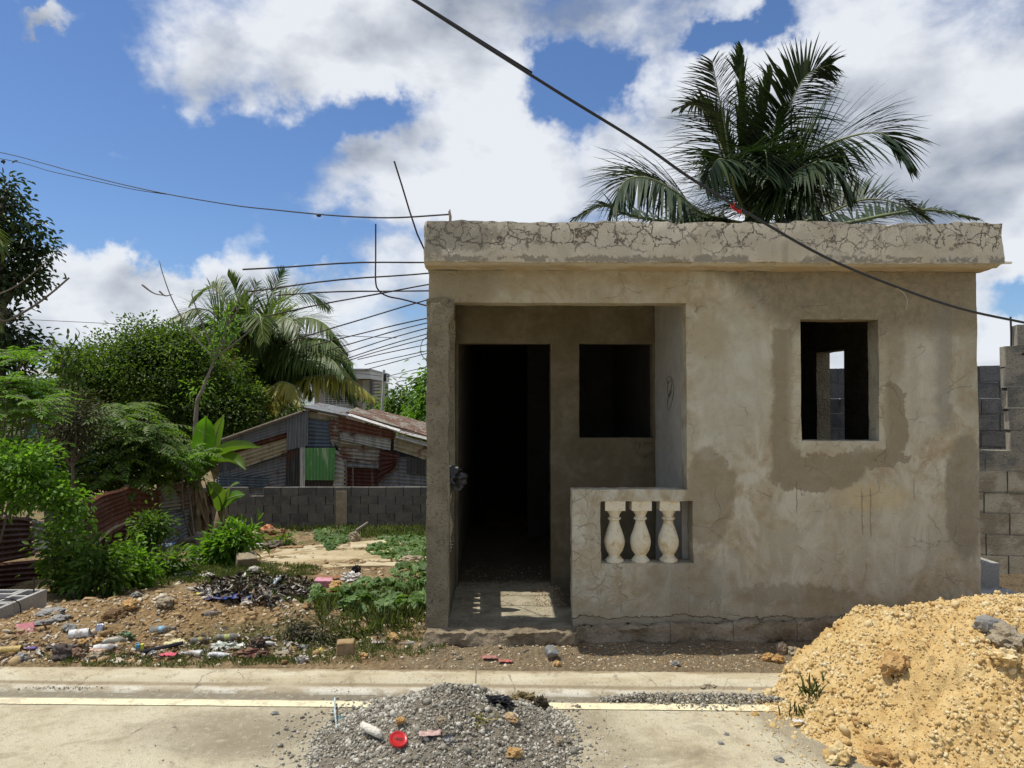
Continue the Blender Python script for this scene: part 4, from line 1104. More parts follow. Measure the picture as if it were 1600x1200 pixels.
# small gravel spill by the kerb at the right, and crumbs on the road
pts, sz = [], []
for _ in range(1500):
    x = g.uniform(.55, 1.55); w_ = .05+.03*math.sin(x*7); y = KY(x)-.30+g.normal()*w_*.7
    hh = .035*math.exp(-((y-KY(x)+.30)/.06)**2)*sstep(.5, .8, x)*sstep(1.7, 1.3, x)
    s_ = .003+.007*g.random()**2; pts.append((x, y, hh*g.random()+s_*.4+.004)); sz.append(s_)
for _ in range(500):
    x, y = g.uniform(-3, 1.8), g.uniform(2.8, 4.0); s_ = .0015+.004*g.random()**4; pts.append((x, y, s_*.5)); sz.append(s_)
for _ in range(160):
    x = g.uniform(-3.2, 1.6); y = KY(x)-.23+g.normal()*.012; s_ = .0015+.004*g.random()**3; pts.append((x, y, .008+s_*.5)); sz.append(s_)
for _ in range(60):
    x = g.normal(-2.45, .12); y = KY(x)-.21+g.normal()*.008; s_ = .003+.003*g.random(); pts.append((x, y, .012)); sz.append(s_)
tag(rocks('road_grit', pts, sz, M_['gravel'], g, squash=.6), kind='stuff', label='grit scattered over the road and gutter')

# rubble over the lot
pts, sz = [], []
for _ in range(15000):
    x = g.uniform(-4.2, -.48); y = 4.48+abs(g.normal())*1.3 if g.random() < .85 else g.uniform(4.5, 9.5)
    m = math.exp(-((x+2.6)/1.2)**2-((y-5.4)/.8)**2)
    if y < KY(x)+.04: continue
    if -2.0 < x and y < 5.2 and g.random() < .5: continue
    if g.random() > .40+.75*m: continue
    s_ = .004+.012*g.random()**3+(.030*g.random()**1.5 if g.random() < .07 else 0)
    pts.append((x, y, gh(x, y)+s_*.15)); sz.append(s_)
for _ in range(2600):
    x = g.uniform(-.5, 2.0); y = KY(x)+.05+g.random()*.45
    if y > 4.92: continue
    s_ = .003+.007*g.random()**3+(.012*g.random() if g.random() < .02 else 0)
    pts.append((x, y, gh(x, y)+s_*.1)); sz.append(s_)
for _ in range(1500):
    y = g.uniform(8.5, 16); x = g.uniform(-4.6, -.5)*y/9
    s_ = .008+.03*g.random()**3; pts.append((x, y, gh(x, y)+s_*.2)); sz.append(s_)
tag(rocks('rubble', pts, sz, M_['rubble'], g, squash=.55, rough=.38, flat=True), kind='stuff', label='loose stones and rubble strewn over the dirt lot')

# ================================================================== GRASS + VINES
def blades(name, spots, n, hmin, hmax, mat, label, wid=.0035, lean=.5):
    L = Leaves(); g2 = np.random.default_rng(len(name)+n)
    for (cx, cy, rx, ry, wgt) in spots:
        k = int(n*wgt); r_ = np.sqrt(g2.random(k)); a_ = g2.uniform(0, 6.28, k)
        x = cx+rx*r_*np.cos(a_); y = cy+ry*r_*np.sin(a_)
        z = np.array([gh(q, r) if r > KY(q)-.05 else 0 for q, r in zip(x, y)])
        clump = np.array([mn.noise(Vector((q*9, r*9, 0))) for q, r in zip(x, y)]); keep = clump > -.12
        x, y, z, k = x[keep], y[keep], z[keep], int(keep.sum())
        dd = np.stack([g2.normal(0, lean, k), g2.normal(0, lean, k), np.ones(k)], 1)
        L.put(np.stack([x, y, z-.004], 1), dd, g2.normal(size=(k, 3)), g2.uniform(hmin, hmax, k), wid)
    return tag(L.build(name, mat, fold=.1, curl=.35), kind='stuff', label=label)
blades('grass', [(-1.15, 4.85, .85, .30, 1), (-2.0, 4.62, .9, .10, .6), (-.75, 5.3, .4, .5, .7)], 4200, .010, .040, M_['grass'], 'sparse short grass along the kerb')
blades('lawn', [(-3.1, 8.6, 1.1, .9, 1), (-2.3, 7.6, .7, .5, .4)], 9000, .02, .07, M_['grass'], 'patch of short green grass behind the rubble mound', .006)
blades('vine_grass', [(-.95, 6.3, .5, 1.2, 1), (-1.9, 6.3, .3, .4, .3)], 4200, .03, .13, M_['grass'], 'grass growing up through the squash vine', .005)
blades('far_grass', [(-1.4, 14.2, 1.6, .9, 1), (-2.6, 15.6, 2.5, .4, .5)], 4000, .05, .16, M_['grass'], 'thin grass near the block wall', .010)
def place(px, py, on=None):
    if on == 'road': p_ = G(px, py, 0)
    elif on == 'grav':
        p_ = G(px, py, 0)
        for _ in range(8): p_ = G(px, py, max(0, gravz(p_.x, p_.y)))
    elif on == 'sand':
        p_ = G(px, py, .2)
        for _ in range(25): q_ = G(px, py, max(0, sandz(p_.x, p_.y))); p_ = p_.lerp(q_, .4)
    elif on == 'porch': p_ = G(px, py, FL+.02)
    else: p_ = GR(px, py)
    return p_
def tuft(px, py, h, n, label, z=None):
    b = place(px, py, z); g2 = np.random.default_rng(px)
    L = Leaves(); k = n
    dd = np.stack([g2.normal(0, .45, k), g2.normal(0, .3, k), np.ones(k)], 1)
    L.put(np.array(b)+g2.normal(0, .045, (k, 3))*[1, .6, 0]-np.array([0, 0, .015]), dd, g2.normal(size=(k, 3)), g2.uniform(h*.4, h*1.15, k), .0013)
    return tag(L.build('grass_tuft', M_['grass'], fold=.1, curl=.3), label, 'grass tuft')
x, y = 1.62, 3.86
for (px, py, h, n, lb, zz) in ((1272, 1085, .11, 34, 'tall grass tuft growing out of the left foot of the yellow heap, beside the kerb', 'sand'), (1246, 1118, .085, 34, 'lower grass tuft on the left foot of the yellow heap, nearer the road', 'sand'), (742, 1062, .07, 40, 'small grass tuft on top of the grey gravel heap', 'grav')):
    tuft(px, py, h, n, lb, zz)
def creeper(name, polys, n, size, mat, label, hmax=.14):
    L = Leaves(); g2 = np.random.default_rng(n)
    for (px0, px1_, py0, py1, wgt) in polys:
        k = int(n*wgt); i = 0
        while i < k:
            px, py = g2.uniform(px0, px1_), g2.uniform(py0, py1)
            if ((px-(px0+px1_)/2)/((px1_-px0)/2))**2+((py-(py0+py1)/2)/((py1-py0)/2))**2 > 1.1+.3*mn.noise(Vector((px*.03, py*.05, 0))): continue
            b = GR(px, py)
            if b.x > HX0-.03 and b.y > 4.9: b.x = HX0-.05-.1*g2.random()
            i += 1
            hgt = hmax*(.35+.65*g2.random())*(.6+.5*mn.noise(b*2))
            s_ = size*(.5+.8*g2.random())
            # a lobed leaf: three blades from one stalk head, tilted to the light
            tilt = np.array([g2.normal(0, .5), g2.normal(0, .5)-.2, 1.0]); tilt /= np.linalg.norm(tilt)
            a0 = g2.uniform(0, 6.28)
            for da in (-1.9, -.95, 0, .95, 1.9):
                dd = np.array([math.cos(a0+da), math.sin(a0+da), 0]); dd -= tilt*dd.dot(tilt)
                L.put(np.array([b.x, b.y, b.z+hgt]), dd-tilt*.12, tilt, s_*(.62 if abs(da) > 1.5 else .78 if da else .9)*.62, s_*.62)
    return tag(L.build(name, mat, fold=.08, curl=.12), kind='stuff', label=label)
creeper('squash_vine', [(520, 705, 912, 966, 1), (610, 690, 888, 925, .3), (480, 525, 928, 955, .1)], 200, .13, M_['leafvine'], 'broad-leaved green squash vine creeping over the ground beside the house', .19)
creeper('ground_creeper', [(575, 700, 836, 878, 1), (490, 560, 825, 850, .35), (505, 530, 838, 862, .15), (600, 700, 815, 850, .4)], 650, .10, M_['leafvine'], 'small-leaved creeper over the bank in front of the block wall', .08)

# ================================================================== TREES AND SHRUBS
def crown_leaves(L, ells, Y, clumps, per, leaf, wid, rc, depth=.8, seed=1, droop=.2, inner=.5, flat=0.5):
    """leaf clumps through the volume of a union of ellipsoids; (px,py,rx,ry) say where each lobe of this tree stands"""
    g2 = np.random.default_rng(seed); tot = sum(e[2]*e[3] for e in ells); tips = []
    for e in ells:
        c_ = P(e[0], e[1], Y+(e[4] if len(e) > 4 else 0)); sx = e[2]*c_.y/F; sz_ = e[3]*c_.y/F; sy = depth*(sx+sz_)/2
        k = max(3, int(clumps*e[2]*e[3]/tot))
        dd = unit(g2.normal(size=(k, 3))); rad = (inner+(1-inner)*g2.random(k)**.6)[:, None]*(1+.12*g2.normal(size=(k, 1)))
        cc = np.array(c_)+dd*rad*np.array([sx, sy, sz_])*(1+.22*np.array([mn.noise(Vector(q*2.2+e[0])) for q in dd]))[:, None]
        for q, dq in zip(cc, dd):
            m = int(per*g2.uniform(.5, 1.4)); off = g2.normal(size=(m, 3))*rc*np.array([1, 1, .75])
            pp = q+off
            out = unit(off+dq*rc*.8+g2.normal(size=(m, 3))*rc*.6); out[:, 2] -= droop
            nr = unit(np.stack([g2.normal(0, flat, m), g2.normal(0, flat, m), np.ones(m)], 1)+out*.3)
            L.put(pp, out, nr, leaf*g2.uniform(.6, 1.25, m), wid*g2.uniform(.7, 1.2, m)); tips.append(q)
    return tips
def limbs(mb, base, tips, r0, g2, n=12, mid=.5):
    sel = g2.choice(len(tips), min(n, len(tips)), replace=False)
    for i in sel:
        tp = Vector(tips[i]); b = Vector(base); m = b.lerp(tp, mid)+Vector(g2.normal(0, .12, 3))*(tp-b).length*.35
        mb.tube(smooth_poly([b, m, tp], 4), [r0*(1-.85*k/8) for k in range(9)], 6, cap=False)
def tree(name, label, cat, ells, Y, mat, clumps, per, leaf, wid, rc, trunk_px, seed, r0=.12, bark='bark', group=None, nl=12, **k):
    bse = P(trunk_px[0], trunk_px[1], Y); bse.z = gh(bse.x, bse.y) if Y < 60 else 0
    root = empty(name, bse, label, cat, group)
    L = Leaves(); tips = crown_leaves(L, ells, Y, clumps, per, leaf, wid, rc, seed=seed, **k)
    cr = L.build('crown', mat, root); g2 = np.random.default_rng(seed)
    mb = MB(); c_ = P(ells[0][0], ells[0][1]+ells[0][3]*.5, Y)
    mb.tube(smooth_poly([bse+Vector((0, 0, -.1)), bse.lerp(c_, .5)+Vector((.05, 0, 0)), c_], 5), [r0*(1-.4*i/10) for i in range(11)], 8)
    limbs(mb, c_, tips, r0*.5, g2, nl); limbs(mb, bse.lerp(c_, .7), tips, r0*.4, g2, nl//2)
    mb.build('trunk', M_[bark], root, True)
    return root
tree('dense_tree', 'broad dense dark green tree filling the gap between the left bushes and the palm', 'tree',
     [(250,580,85,70),(190,585,70,55),(310,610,70,65),(140,600,50,50),(365,650,48,52),(260,660,120,60),(225,545,45,34),(275,540,35,34),(120,575,28,28),(385,630,22,30)],
     21, M_['leafdark'], 900, 62, .10, .052, .19, (270, 720), 21, r0=.2, inner=.35, depth=1.0)
tree('tall_tree', 'tall narrow dark-leaved tree rising at the left edge of the picture', 'tree',
     [(0,330,26,48),(40,345,16,28),(50,382,24,28),(15,420,40,40),(3,295,16,30),(38,440,26,20),(0,525,42,40),(42,535,22,24),(-40,400,55,120),(0,570,50,30),(62,398,14,14)],
     15, M_['leafdeep'], 250, 30, .135, .068, .16, (-10, 700), 5, r0=.16, inner=.25, droop=.4)
for i, (el, lb, sd) in enumerate((([(625,645,35,36),(610,665,28,28),(650,660,30,34)], 'rounded green tree beyond the tin shed, behind the white pole', 3),
                                ([(672,640,28,50),(665,672,26,30),(690,600,22,30)], 'lighter yellow-green tree beside the house corner', 4))):
    tree('leafy_tree', lb, 'tree', el, 26+i*-2, M_['leafmid'] if i == 0 else M_['leafbright'], 150, 30, .22, .075, .26, (el[0][0], 720), sd, r0=.15, droop=.7, inner=.3)
tree('leafy_tree', 'low dark tree between the dense tree and the yellow palm fronds, behind the shed roof', 'tree', [(428,650,34,44),(455,668,30,26),(402,660,24,40)], 29, M_['leafmid'], 150, 34, .24, .09, .28, (430, 730), 19, r0=.15, droop=.5, inner=.2)
# branches with sparse leaves above the left bushes
def bare(name, label, pts_list, Y, rad, mat='palebark', leafspots=(), lm='leafbright', seed=1, cat='tree', ls=.13):
    p0 = P(pts_list[0][0][0], pts_list[0][0][1], Y); root = empty(name, (p0.x, p0.y, gh(p0.x, p0.y)), label, cat)
    for k, pl in enumerate(pts_list):
        pl3 = [P(x_, y_, Y+dy_) for x_, y_, dy_ in [(q+(0,))[:3] for q in pl]]
        if k == 0: pl3 = [Vector((p0.x, p0.y, gh(p0.x, p0.y)-.1))]+pl3
        sm = smooth_poly(pl3, 5); r0, r1 = rad if k == 0 else (rad[1], rad[1]*.3)
        mb = MB(); mb.tube(sm, [r0+(r1-r0)*i/(len(sm)-1) for i in range(len(sm))], 6); mb.build('trunk' if k == 0 else 'branch', M_[mat], root, True)
    if leafspots:
        L = Leaves(); crown_leaves(L, leafspots, Y, len(leafspots)*10, 9, ls, ls*.42, .14, seed=seed, inner=.1, droop=.5); L.build('foliage', M_[lm], root)
    return root
bare('sparse_tree', 'half-bare tree with pale forked trunk in front of the left palm', [[(306,650),(316,610),(328,580),(335,560)],
     [(335,560),(320,545),(295,515),(270,470),(255,430),(249,407)], [(249,455),(258,462),(270,460)], [(222,445),(240,458),(258,462)],
     [(335,560),(322,520),(308,485),(300,462),(303,452)], [(337,562),(334,520),(337,470),(340,440)], [(337,562),(350,520),(368,490),(385,462),(396,438)],
     [(335,560),(362,540),(392,515),(405,498)], [(348,545),(356,500),(372,470),(378,440)]], 15.5, (.055, .022),
     leafspots=[(352,515,12,16),(338,548,12,10),(360,495,7,10),(308,610,12,7)], seed=8, ls=.10)
bare('bare_branch', 'thin bare branches reaching over the bushes near the left edge', [[(-30,520),(10,502),(50,480),(80,458),(108,434)], [(-30,470),(20,450),(60,420),(98,383)]], 11, (.02, .013), cat='branch', mat='bark')
bare('thorny_sapling', 'spindly sapling with sparse feathery leaves above the dark bush', [[(98,620),(98,570),(96,548),(80,532)], [(98,560),(112,540),(124,522),(118,512)], [(40,575),(58,548),(74,535)], [(98,550),(116,565),(118,600)]], 13, (.03, .014), mat='bark',
     leafspots=[(85,548,12,6),(112,545,20,8),(100,575,22,20),(125,560,16,14)], lm='leafdark', seed=9)

# pinnate-leaved plants
def pinnate(L, mb, b, dirv, length, pairs, ll, lw, g2, droop=.5):
    dirv = Vector(dirv).normalized(); side = dirv.cross(Vector((0, 0, 1)));
    if side.length < .1: side = Vector((1, 0, 0))
    side.normalize(); p = Vector(b); tg = dirv.copy(); pts = [p.copy()]
    for k in range(pairs):
        tg = (tg + Vector((0, 0, -droop/pairs))).normalized(); p = p+tg*length/pairs; pts.append(p.copy())
        up = side.cross(tg)
        f_ = math.sin(math.pi*(.18+.75*k/pairs))
        for s_ in (-1, 1):
            dd = side*s_*.9+tg*.45-Vector((0, 0, .25))+Vector(g2.normal(0, .08, 3))
            L.put(np.array(p), np.array(dd), np.array(up), ll*f_*g2.uniform(.85, 1.1), lw)
    L.put(np.array(p), np.array(tg), np.array(side.cross(tg)), ll*.8, lw)
    if mb is not None: mb.tube(pts[::max(1, pairs//4)], .004, 4, cap=False)
def fern_bush(name, label, tips, Y, mat, nleaf, length, ll, seed, base_px, pairs=10, cat='bush', up=.5):
    bse = P(base_px[0], base_px[1], Y); bse.z = min(bse.z, gh(bse.x, bse.y)); root = empty(name, bse, label, cat)
    g2 = np.random.default_rng(seed); L = Leaves(); mb = MB(); sp = []
    for (px, py, rx, ry, n) in tips:
        for _ in range(n):
            a_ = g2.uniform(0, 6.28); r_ = math.sqrt(g2.random())
            c_ = P(px+rx*r_*math.cos(a_), py+ry*r_*math.sin(a_), Y+g2.normal()*.45); sp.append(c_)
            for k in range(nleaf):
                q = 2*math.pi*(k+g2.random())/nleaf
                pinnate(L, mb, c_, (math.cos(q), math.sin(q), up*g2.uniform(.3, 1.6)), length*g2.uniform(.7, 1.2), pairs, ll, ll*.27, g2, droop=1.0)
    L.build('foliage', mat, root, fold=.1, curl=.1)
    for c_ in sp[::3]:
        m = bse.lerp(c_, .55)+Vector(g2.normal(0, .1, 3)); mb.tube(smooth_poly([bse, m, c_], 3), [.022*(1-.7*i/6) for i in range(7)], 5, cap=False)
    mb.build('stems', M_['bark'], root, True); return root
fern_bush('feathery_bush', 'large dark green bush with long feathery leaves hanging over the rusty fence', [(190,640,22,20,4),(150,690,45,30,8),(215,690,45,38,10),(130,740,40,25,7),(200,740,60,25,12),(120,770,40,14,6),(70,700,40,20,5),(245,745,20,16,4),(232,695,20,20,4),(60,730,50,30,6)], 12.2, M_['leafmid'], 9, .66, .145, 31, (190, 860), 11)
fern_bush('bright_shrub', 'bright yellow-green feathery shrub at the left edge in front of the sky', [(10,590,28,25,8),(40,615,32,22,9),(10,655,35,25,10),(55,645,28,16,7),(20,560,18,12,3),(20,700,50,20,8)], 8.6, M_['leafbright'], 9, .33, .085, 32, (-10, 780), 9, up=.8)
fern_bush('bright_shrub', 'bright feathery seedling standing in front of the banana plant', [(300,715,18,10,3),(288,728,16,10,3)], 12.0, M_['leafbright'], 8, .40, .11, 33, (305, 840), 8, up=.9)
tree('twiggy_bush', 'dull olive twiggy bush between the two feathery bushes', 'bush', [(110,650,42,38),(95,690,40,35),(140,665,25,30),(60,640,28,25)], 11, M_['leafolive'], 260, 20, .05, .022, .12, (110, 800), 12, r0=.04, inner=.1, nl=40)
tree('broadleaf_bush', 'bright broad-leaved bush leaning over the left end of the rusty fence', 'bush', [(25,735,55,22),(60,762,45,20),(95,780,30,16),(15,785,40,18),(0,735,32,34),(50,712,36,13),(120,785,22,12),(108,815,16,26)], 7.0, M_['leafbright'], 150, 20, .06, .034, .065, (-40, 900), 13, r0=.014, inner=.1)
def shrub(label, el, Y, mat, clumps, seed, leaf=.075, wid=.034, rc=.07, base=None):
    return tree('leafy_shrub', label, 'shrub', el, Y, mat, clumps, 13, leaf, wid, rc, base or (el[0][0], el[0][1]+el[0][3]), seed, r0=.018, inner=.1, nl=14, droop=.25)
shrub('dark leafy shrub against the fence behind the low hollow-block wall', [(100,850,24,38),(95,885,28,32),(110,905,26,22),(92,815,12,22)], 7.3, M_['leafmid'], 80, 41)
shrub('glossy green shrub just behind the rubble mound, second from the left', [(150,875,32,32),(165,900,34,22),(135,905,28,24)], 7.1, M_['leafmid'], 85, 42)
shrub('bright green shrub behind the crest of the rubble mound', [(203,878,28,22),(190,895,30,20),(215,895,20,18)], 7.6, M_['leafbright'], 120, 43)
shrub('small round shrub in front of the grey and rusty fence sheets', [(237,825,26,22),(232,845,18,20)], 9.6, M_['leafmid'], 90, 44, base=(237, 880))
shrub('low dark shrub between the round shrub and the patch of lawn', [(265,880,26,18),(250,895,26,14),(222,905,20,12)], 8.4, M_['leafmid'], 90, 45)
shrub('bright leafy shrub on the lawn in front of the banana plants', [(360,848,26,20),(345,868,26,18),(378,838,20,12),(335,852,16,12)], 9.6, M_['leafbright'], 120, 46, leaf=.13, wid=.035, rc=.09)
shrub('tiny green weed among the stones before the block wall', [(446,846,10,8)], 12.2, M_['leafmid'], 16, 47)
shrub('pale green weeds growing from the foot of the rubble mound by the kerb', [(455,975,18,16),(500,985,30,14),(480,1000,40,12)], 5.0, M_['leafolive'], 60, 48, leaf=.035, wid=.012, rc=.04)

# banana plants
def blade_leaf(name, pts, width, mat, parent, droop=.35, fold=.25, tears=0, flip=1, axis=None, n=16, m=6):
    """a banana leaf: broad sheet either side of the midrib"""
    sp = smooth_poly(pts, n//(len(pts)-1)+1); mb = MB(); rib = MB(); N_ = len(sp); sd = random.random()*50
    ax = Vector(axis) if axis else None
    for i, p in enumerate(sp):
        s = i/(N_-1); tg = (sp[min(i+1, N_-1)]-sp[max(i-1, 0)]).normalized()
        sdv = (ax - tg*ax.dot(tg)).normalized() if ax else tg.cross(Vector((0, 0, 1))).normalized()
        up = sdv.cross(tg)*flip
        w_ = width*(max(0.02, math.sin(math.pi*min(1, .06+s*.98))))**.55
        for k in range(-m, m+1):
            q = k/m; tear = tears*max(0, mn.noise(Vector((s*14+sd, 3*(q > 0), 0))))*abs(q)
            mb.v.append(tuple(p + sdv*q*w_/2*(1-tear*.5) + up*(abs(q)*w_*fold*.5 - q*q*w_*droop*.5) + Vector((0, 0, 1))*.012*mn.noise(Vector((s*20+sd, q*2, 0)))))
    W_ = 2*m+1
    for i in range(N_-1):
        for k in range(W_-1): mb.f.append((i*W_+k, i*W_+k+1, (i+1)*W_+k+1, (i+1)*W_+k))
    o_ = mb.build(name, mat, parent, True)
    mb = MB(); mb.tube(sp, [.018*(1-.75*i/(N_-1)) for i in range(N_)], 5)
    r_ = mb.build('midrib', M_['rachis'], None, True); r_.parent = o_
    for v_ in r_.data.vertices: v_.co -= parent.location
    return o_
Zb = lambda x, y, dy=0, Y=13.0: P(260+.2332*x, 620+.2333*y, Y+dy)
b0 = Zb(205, 960); b0.z = gh(b0.x, b0.y)
ban = empty('banana_plant', b0, 'tall banana plant with upright bright leaf and dry sheaths beside the rusty fence', 'banana plant')
mb = MB(); cen = Zb(195, 560); pts = [b0+Vector((0, 0, -.1)), b0.lerp(cen, .5), cen]
mb.tube(smooth_poly(pts, 5), [.17-.008*i for i in range(11)], 10, jit=.15); mb.build('stem', M_['drybanana'], ban, True)
L = Leaves(); g2 = np.random.default_rng(77)
for _ in range(130):
    s = g2.random(); q = b0.lerp(cen, s); a_ = g2.uniform(0, 6.28)
    L.put(np.array([q.x+.15*math.cos(a_), q.y+.15*math.sin(a_), q.z]), np.array([.22*math.cos(a_), .22*math.sin(a_), -1]), np.array([math.cos(a_), math.sin(a_), .2]), g2.uniform(.25, .6), g2.uniform(.05, .13))
L.build('dry_sheaths', M_['drybanana'], ban, fold=.3, curl=-.08)
BL = M_['leafbanana']; BD = M_['leafmid']
blade_leaf('leaf', [Zb(200,540,-.3), Zb(235,400,-.35), Zb(255,280,-.4), Zb(262,190,-.42), Zb(266,128,-.50)], .36, BL, ban, droop=.0, fold=.25, axis=(1, .1, 0))
blade_leaf('leaf', [Zb(215,540,.1), Zb(290,400,.2), Zb(340,230,.3), Zb(385,120,.3)], .26, BD, ban, axis=(.8, .9, 0))
blade_leaf('leaf', [Zb(215,545), Zb(320,420,-.2), Zb(460,355,-.4), Zb(630,338,-.5)], .30, BD, ban, droop=.9, fold=.0, tears=.8, axis=(.1, 1, .4))
blade_leaf('leaf', [Zb(215,555), Zb(330,450,-.3), Zb(440,435,-.6), Zb(530,490,-.8)], .27, BD, ban, droop=.9, fold=.0, tears=.8, axis=(.1, 1, .3))
blade_leaf('leaf', [Zb(190,545), Zb(110,380,.1), Zb(50,265,.2)], .30, BD, ban, axis=(.6, .9, 0))
blade_leaf('leaf', [Zb(190,550), Zb(120,470,-.4), Zb(10,470,-.8)], .34, BL, ban, droop=.8, fold=0, tears=.7, axis=(.1, 1, .2))
blade_leaf('leaf', [Zb(215,550), Zb(280,500,-.2), Zb(310,490,-.3), Zb(320,570,-.35)], .20, M_['drybanana'], ban, droop=.6, fold=0, axis=(.6, 1, .2))
b1 = Zb(365, 880, .4); b1.z = gh(b1.x, b1.y)
ban2 = empty('banana_plant', b1, 'young banana plant with a brown cut stump stem in front of the block wall', 'banana plant')
c1_ = Zb(370, 760, .4); mb = MB(); mb.tube([b1+Vector((0, 0, -.1)), b1.lerp(c1_, .5), c1_], [.15, .13, .09], 10, jit=.2); mb.build('stem', M_['drybanana'], ban2, True)
blade_leaf('leaf', [Zb(372,770,.4), Zb(360,690,.3), Zb(320,620,.1), Zb(275,570,0)], .30, BD, ban2, axis=(.7, 1, .3))
blade_leaf('leaf', [Zb(375,770,.4), Zb(400,700,.2), Zb(450,670,-.1), Zb(525,655,-.2)], .30, BL, ban2, axis=(.0, 1, .9), droop=.2)
blade_leaf('leaf', [Zb(375,770,.4), Zb(400,650,.5), Zb(430,600,.5), Zb(490,575,.4)], .26, BD, ban2, axis=(.3, 1, .5))
blade_leaf('leaf', [Zb(380,870,.3), Zb(430,840,.1), Zb(480,820,0), Zb(540,815,-.1)], .18, BD, ban2, axis=(.0, 1, .7))
mb = MB(); a = Zb(212, 1020, -1.6); mb.tube([a, a+Vector((0, .02, .12)), a+Vector((.02, .02, .24))], [.07, .06, .075], 9, jit=.3)
tag(mb.build('tree_stump', M_['palebark'], None, True), 'pale broken stump standing at the foot of the tall banana plant', 'stump')
mb = MB(); mb.tube([Zb(50, 1005, -1.2), Zb(120, 965, -1.1), Zb(190, 950, -1)], [.06, .05, .04], 8, jit=.3); tag(mb.build('log', M_['bark'], None, True), 'dark log lying at the foot of the rusty fence beside the banana plant', 'log')

# ================================================================== PALMS
def frond(L, mb, pts, llen, n=55, lw=.035, g2=None, vee=.35, droop=.6, fan=None):
    sp = smooth_poly(pts, 8); N_ = len(sp); seglen = [0]
    for a_, b_ in zip(sp[:-1], sp[1:]): seglen.append(seglen[-1]+(b_-a_).length)
    T_ = seglen[-1]
    mb.tube(sp, [.030*(1-.85*i/(N_-1))*(T_/3.2) for i in range(N_)], 6)
    def at(s):
        d__ = s*T_
        for i in range(N_-1):
            if seglen[i+1] >= d__: q = (d__-seglen[i])/max(1e-6, seglen[i+1]-seglen[i]); return sp[i].lerp(sp[i+1], q), (sp[i+1]-sp[i]).normalized()
        return sp[-1], (sp[-1]-sp[-2]).normalized()
    side0 = fan
    for k in range(n):
        s = .14+.85*k/n; p, tg = at(s)
        if side0 is None:
            sd_ = tg.cross(Vector((0, 0, 1)))
            if sd_.length < .25: sd_ = tg.cross(Vector((0, 1, .2)))
        else: sd_ = Vector(side0)-tg*Vector(side0).dot(tg)
        sd_.normalize(); up = sd_.cross(tg); up = up if up.z > 0 else -up
        prof = (math.sin(math.pi*min(1, (.18+.80*s)))**.6)*(1-.25*s)
        for s_ in (-1, 1):
            fw = .35+1.1*s**2
            dd = (sd_*s_ + tg*fw + up*vee + Vector(g2.normal(0, .09, 3))).normalized()
            ln = llen*prof*g2.uniform(.75, 1.12); dr = droop*g2.uniform(.35, 1.45)
            L.append((p.copy(), dd, ln, dr, lw))
def build_leaflets(L, name, mat, parent):
    """each leaflet a narrow strip of four segments, bending down under its weight"""
    p = np.array([l[0] for l in L]); dd = np.array([l[1] for l in L]); ln = np.array([l[2] for l in L])[:, None]; dr = np.array([l[3] for l in L])[:, None]; w_ = np.array([l[4] for l in L])[:, None]
    nrm = unit(np.cross(dd, np.cross(dd, np.array([0, 0, 1.]))+1e-4)); sd_ = unit(np.cross(dd, nrm))
    rows = []; q = p.copy(); d_ = dd.copy(); S_ = 4
    for k in range(S_+1):
        ww = w_*[.5, 1, .9, .6, .08][k]*.5
        rows.append((q-sd_*ww, q+sd_*ww)); d_ = unit(d_+np.array([0, 0, -1.])*dr/S_); q = q+d_*ln/S_
    V = np.stack([r_ for pair in rows for r_ in pair], 1); n = len(p); K = V.shape[1]
    f = np.array([(2*k, 2*k+1, 2*k+3, 2*k+2) for k in range(S_)]); Fa = f[None]+(np.arange(n)*K)[:, None, None]
    return from_arrays(name, V, Fa.reshape(-1, 4), mat, parent)
def palm(name, label, Y, specs, crown_px, ll, seed, mat, ymat=None, lw=.04, n=55, extra=0, elen=3.2, dfan=None, ed=.9):
    cpos = P(crown_px[0], crown_px[1], Y); gz_ = gh(cpos.x, cpos.y); root = empty(name, (cpos.x, cpos.y, gz_), label, 'palm tree')
    mb = MB(); mb.tube(smooth_poly([Vector((cpos.x+.3, cpos.y+.1, gz_-.1)), Vector((cpos.x+.15, cpos.y, (gz_+cpos.z)/2)), cpos], 8), [.16-.003*i for i in range(17)], 12, jit=.1); mb.build('trunk', M_['palebark'], root, True)
    g2 = np.random.default_rng(seed)
    for s_ in specs:
        pts = [P(q[0], q[1], Y+(q[2] if len(q) > 2 else 0)) for q in s_['p']]
        LL = []; rb = MB(); frond(LL, rb, [cpos]+pts if s_.get('c', 1) else pts, ll*s_.get('l', 1), s_.get('n', n), lw, g2, s_.get('v', .3), s_.get('d', .6), s_.get('fan', dfan))
        fr_ = build_leaflets(LL, 'frond', ymat if s_.get('y') else mat, root)
        r_ = rb.build('rib', M_['rachis'], None, True); r_.parent = fr_
        for v_ in r_.data.vertices: v_.co -= root.location
    for k in range(extra):
        a_ = 2*math.pi*(k+g2.random()*.5)/extra; el = g2.uniform(.15, 1.1); dv = Vector((math.cos(a_)*math.cos(el), math.sin(a_)*math.cos(el), math.sin(el)))
        l_ = elen*g2.uniform(.8, 1.05); hz = Vector((dv.x, dv.y, 0))
        pts = [cpos, cpos+dv*l_*.4, cpos+dv*l_*.72+Vector((0, 0, -.16*l_)), cpos+dv*l_*.9+Vector((0, 0, -.5*l_))+hz*.1]
        LL = []; rb = MB(); frond(LL, rb, pts, ll, n, lw, g2, .15, ed)
        fr_ = build_leaflets(LL, 'frond', mat, root); r_ = rb.build('rib', M_['rachis'], None, True); r_.parent = fr_
        for v_ in r_.data.vertices: v_.co -= root.location
    return root
FX = (1, -.15, 0)
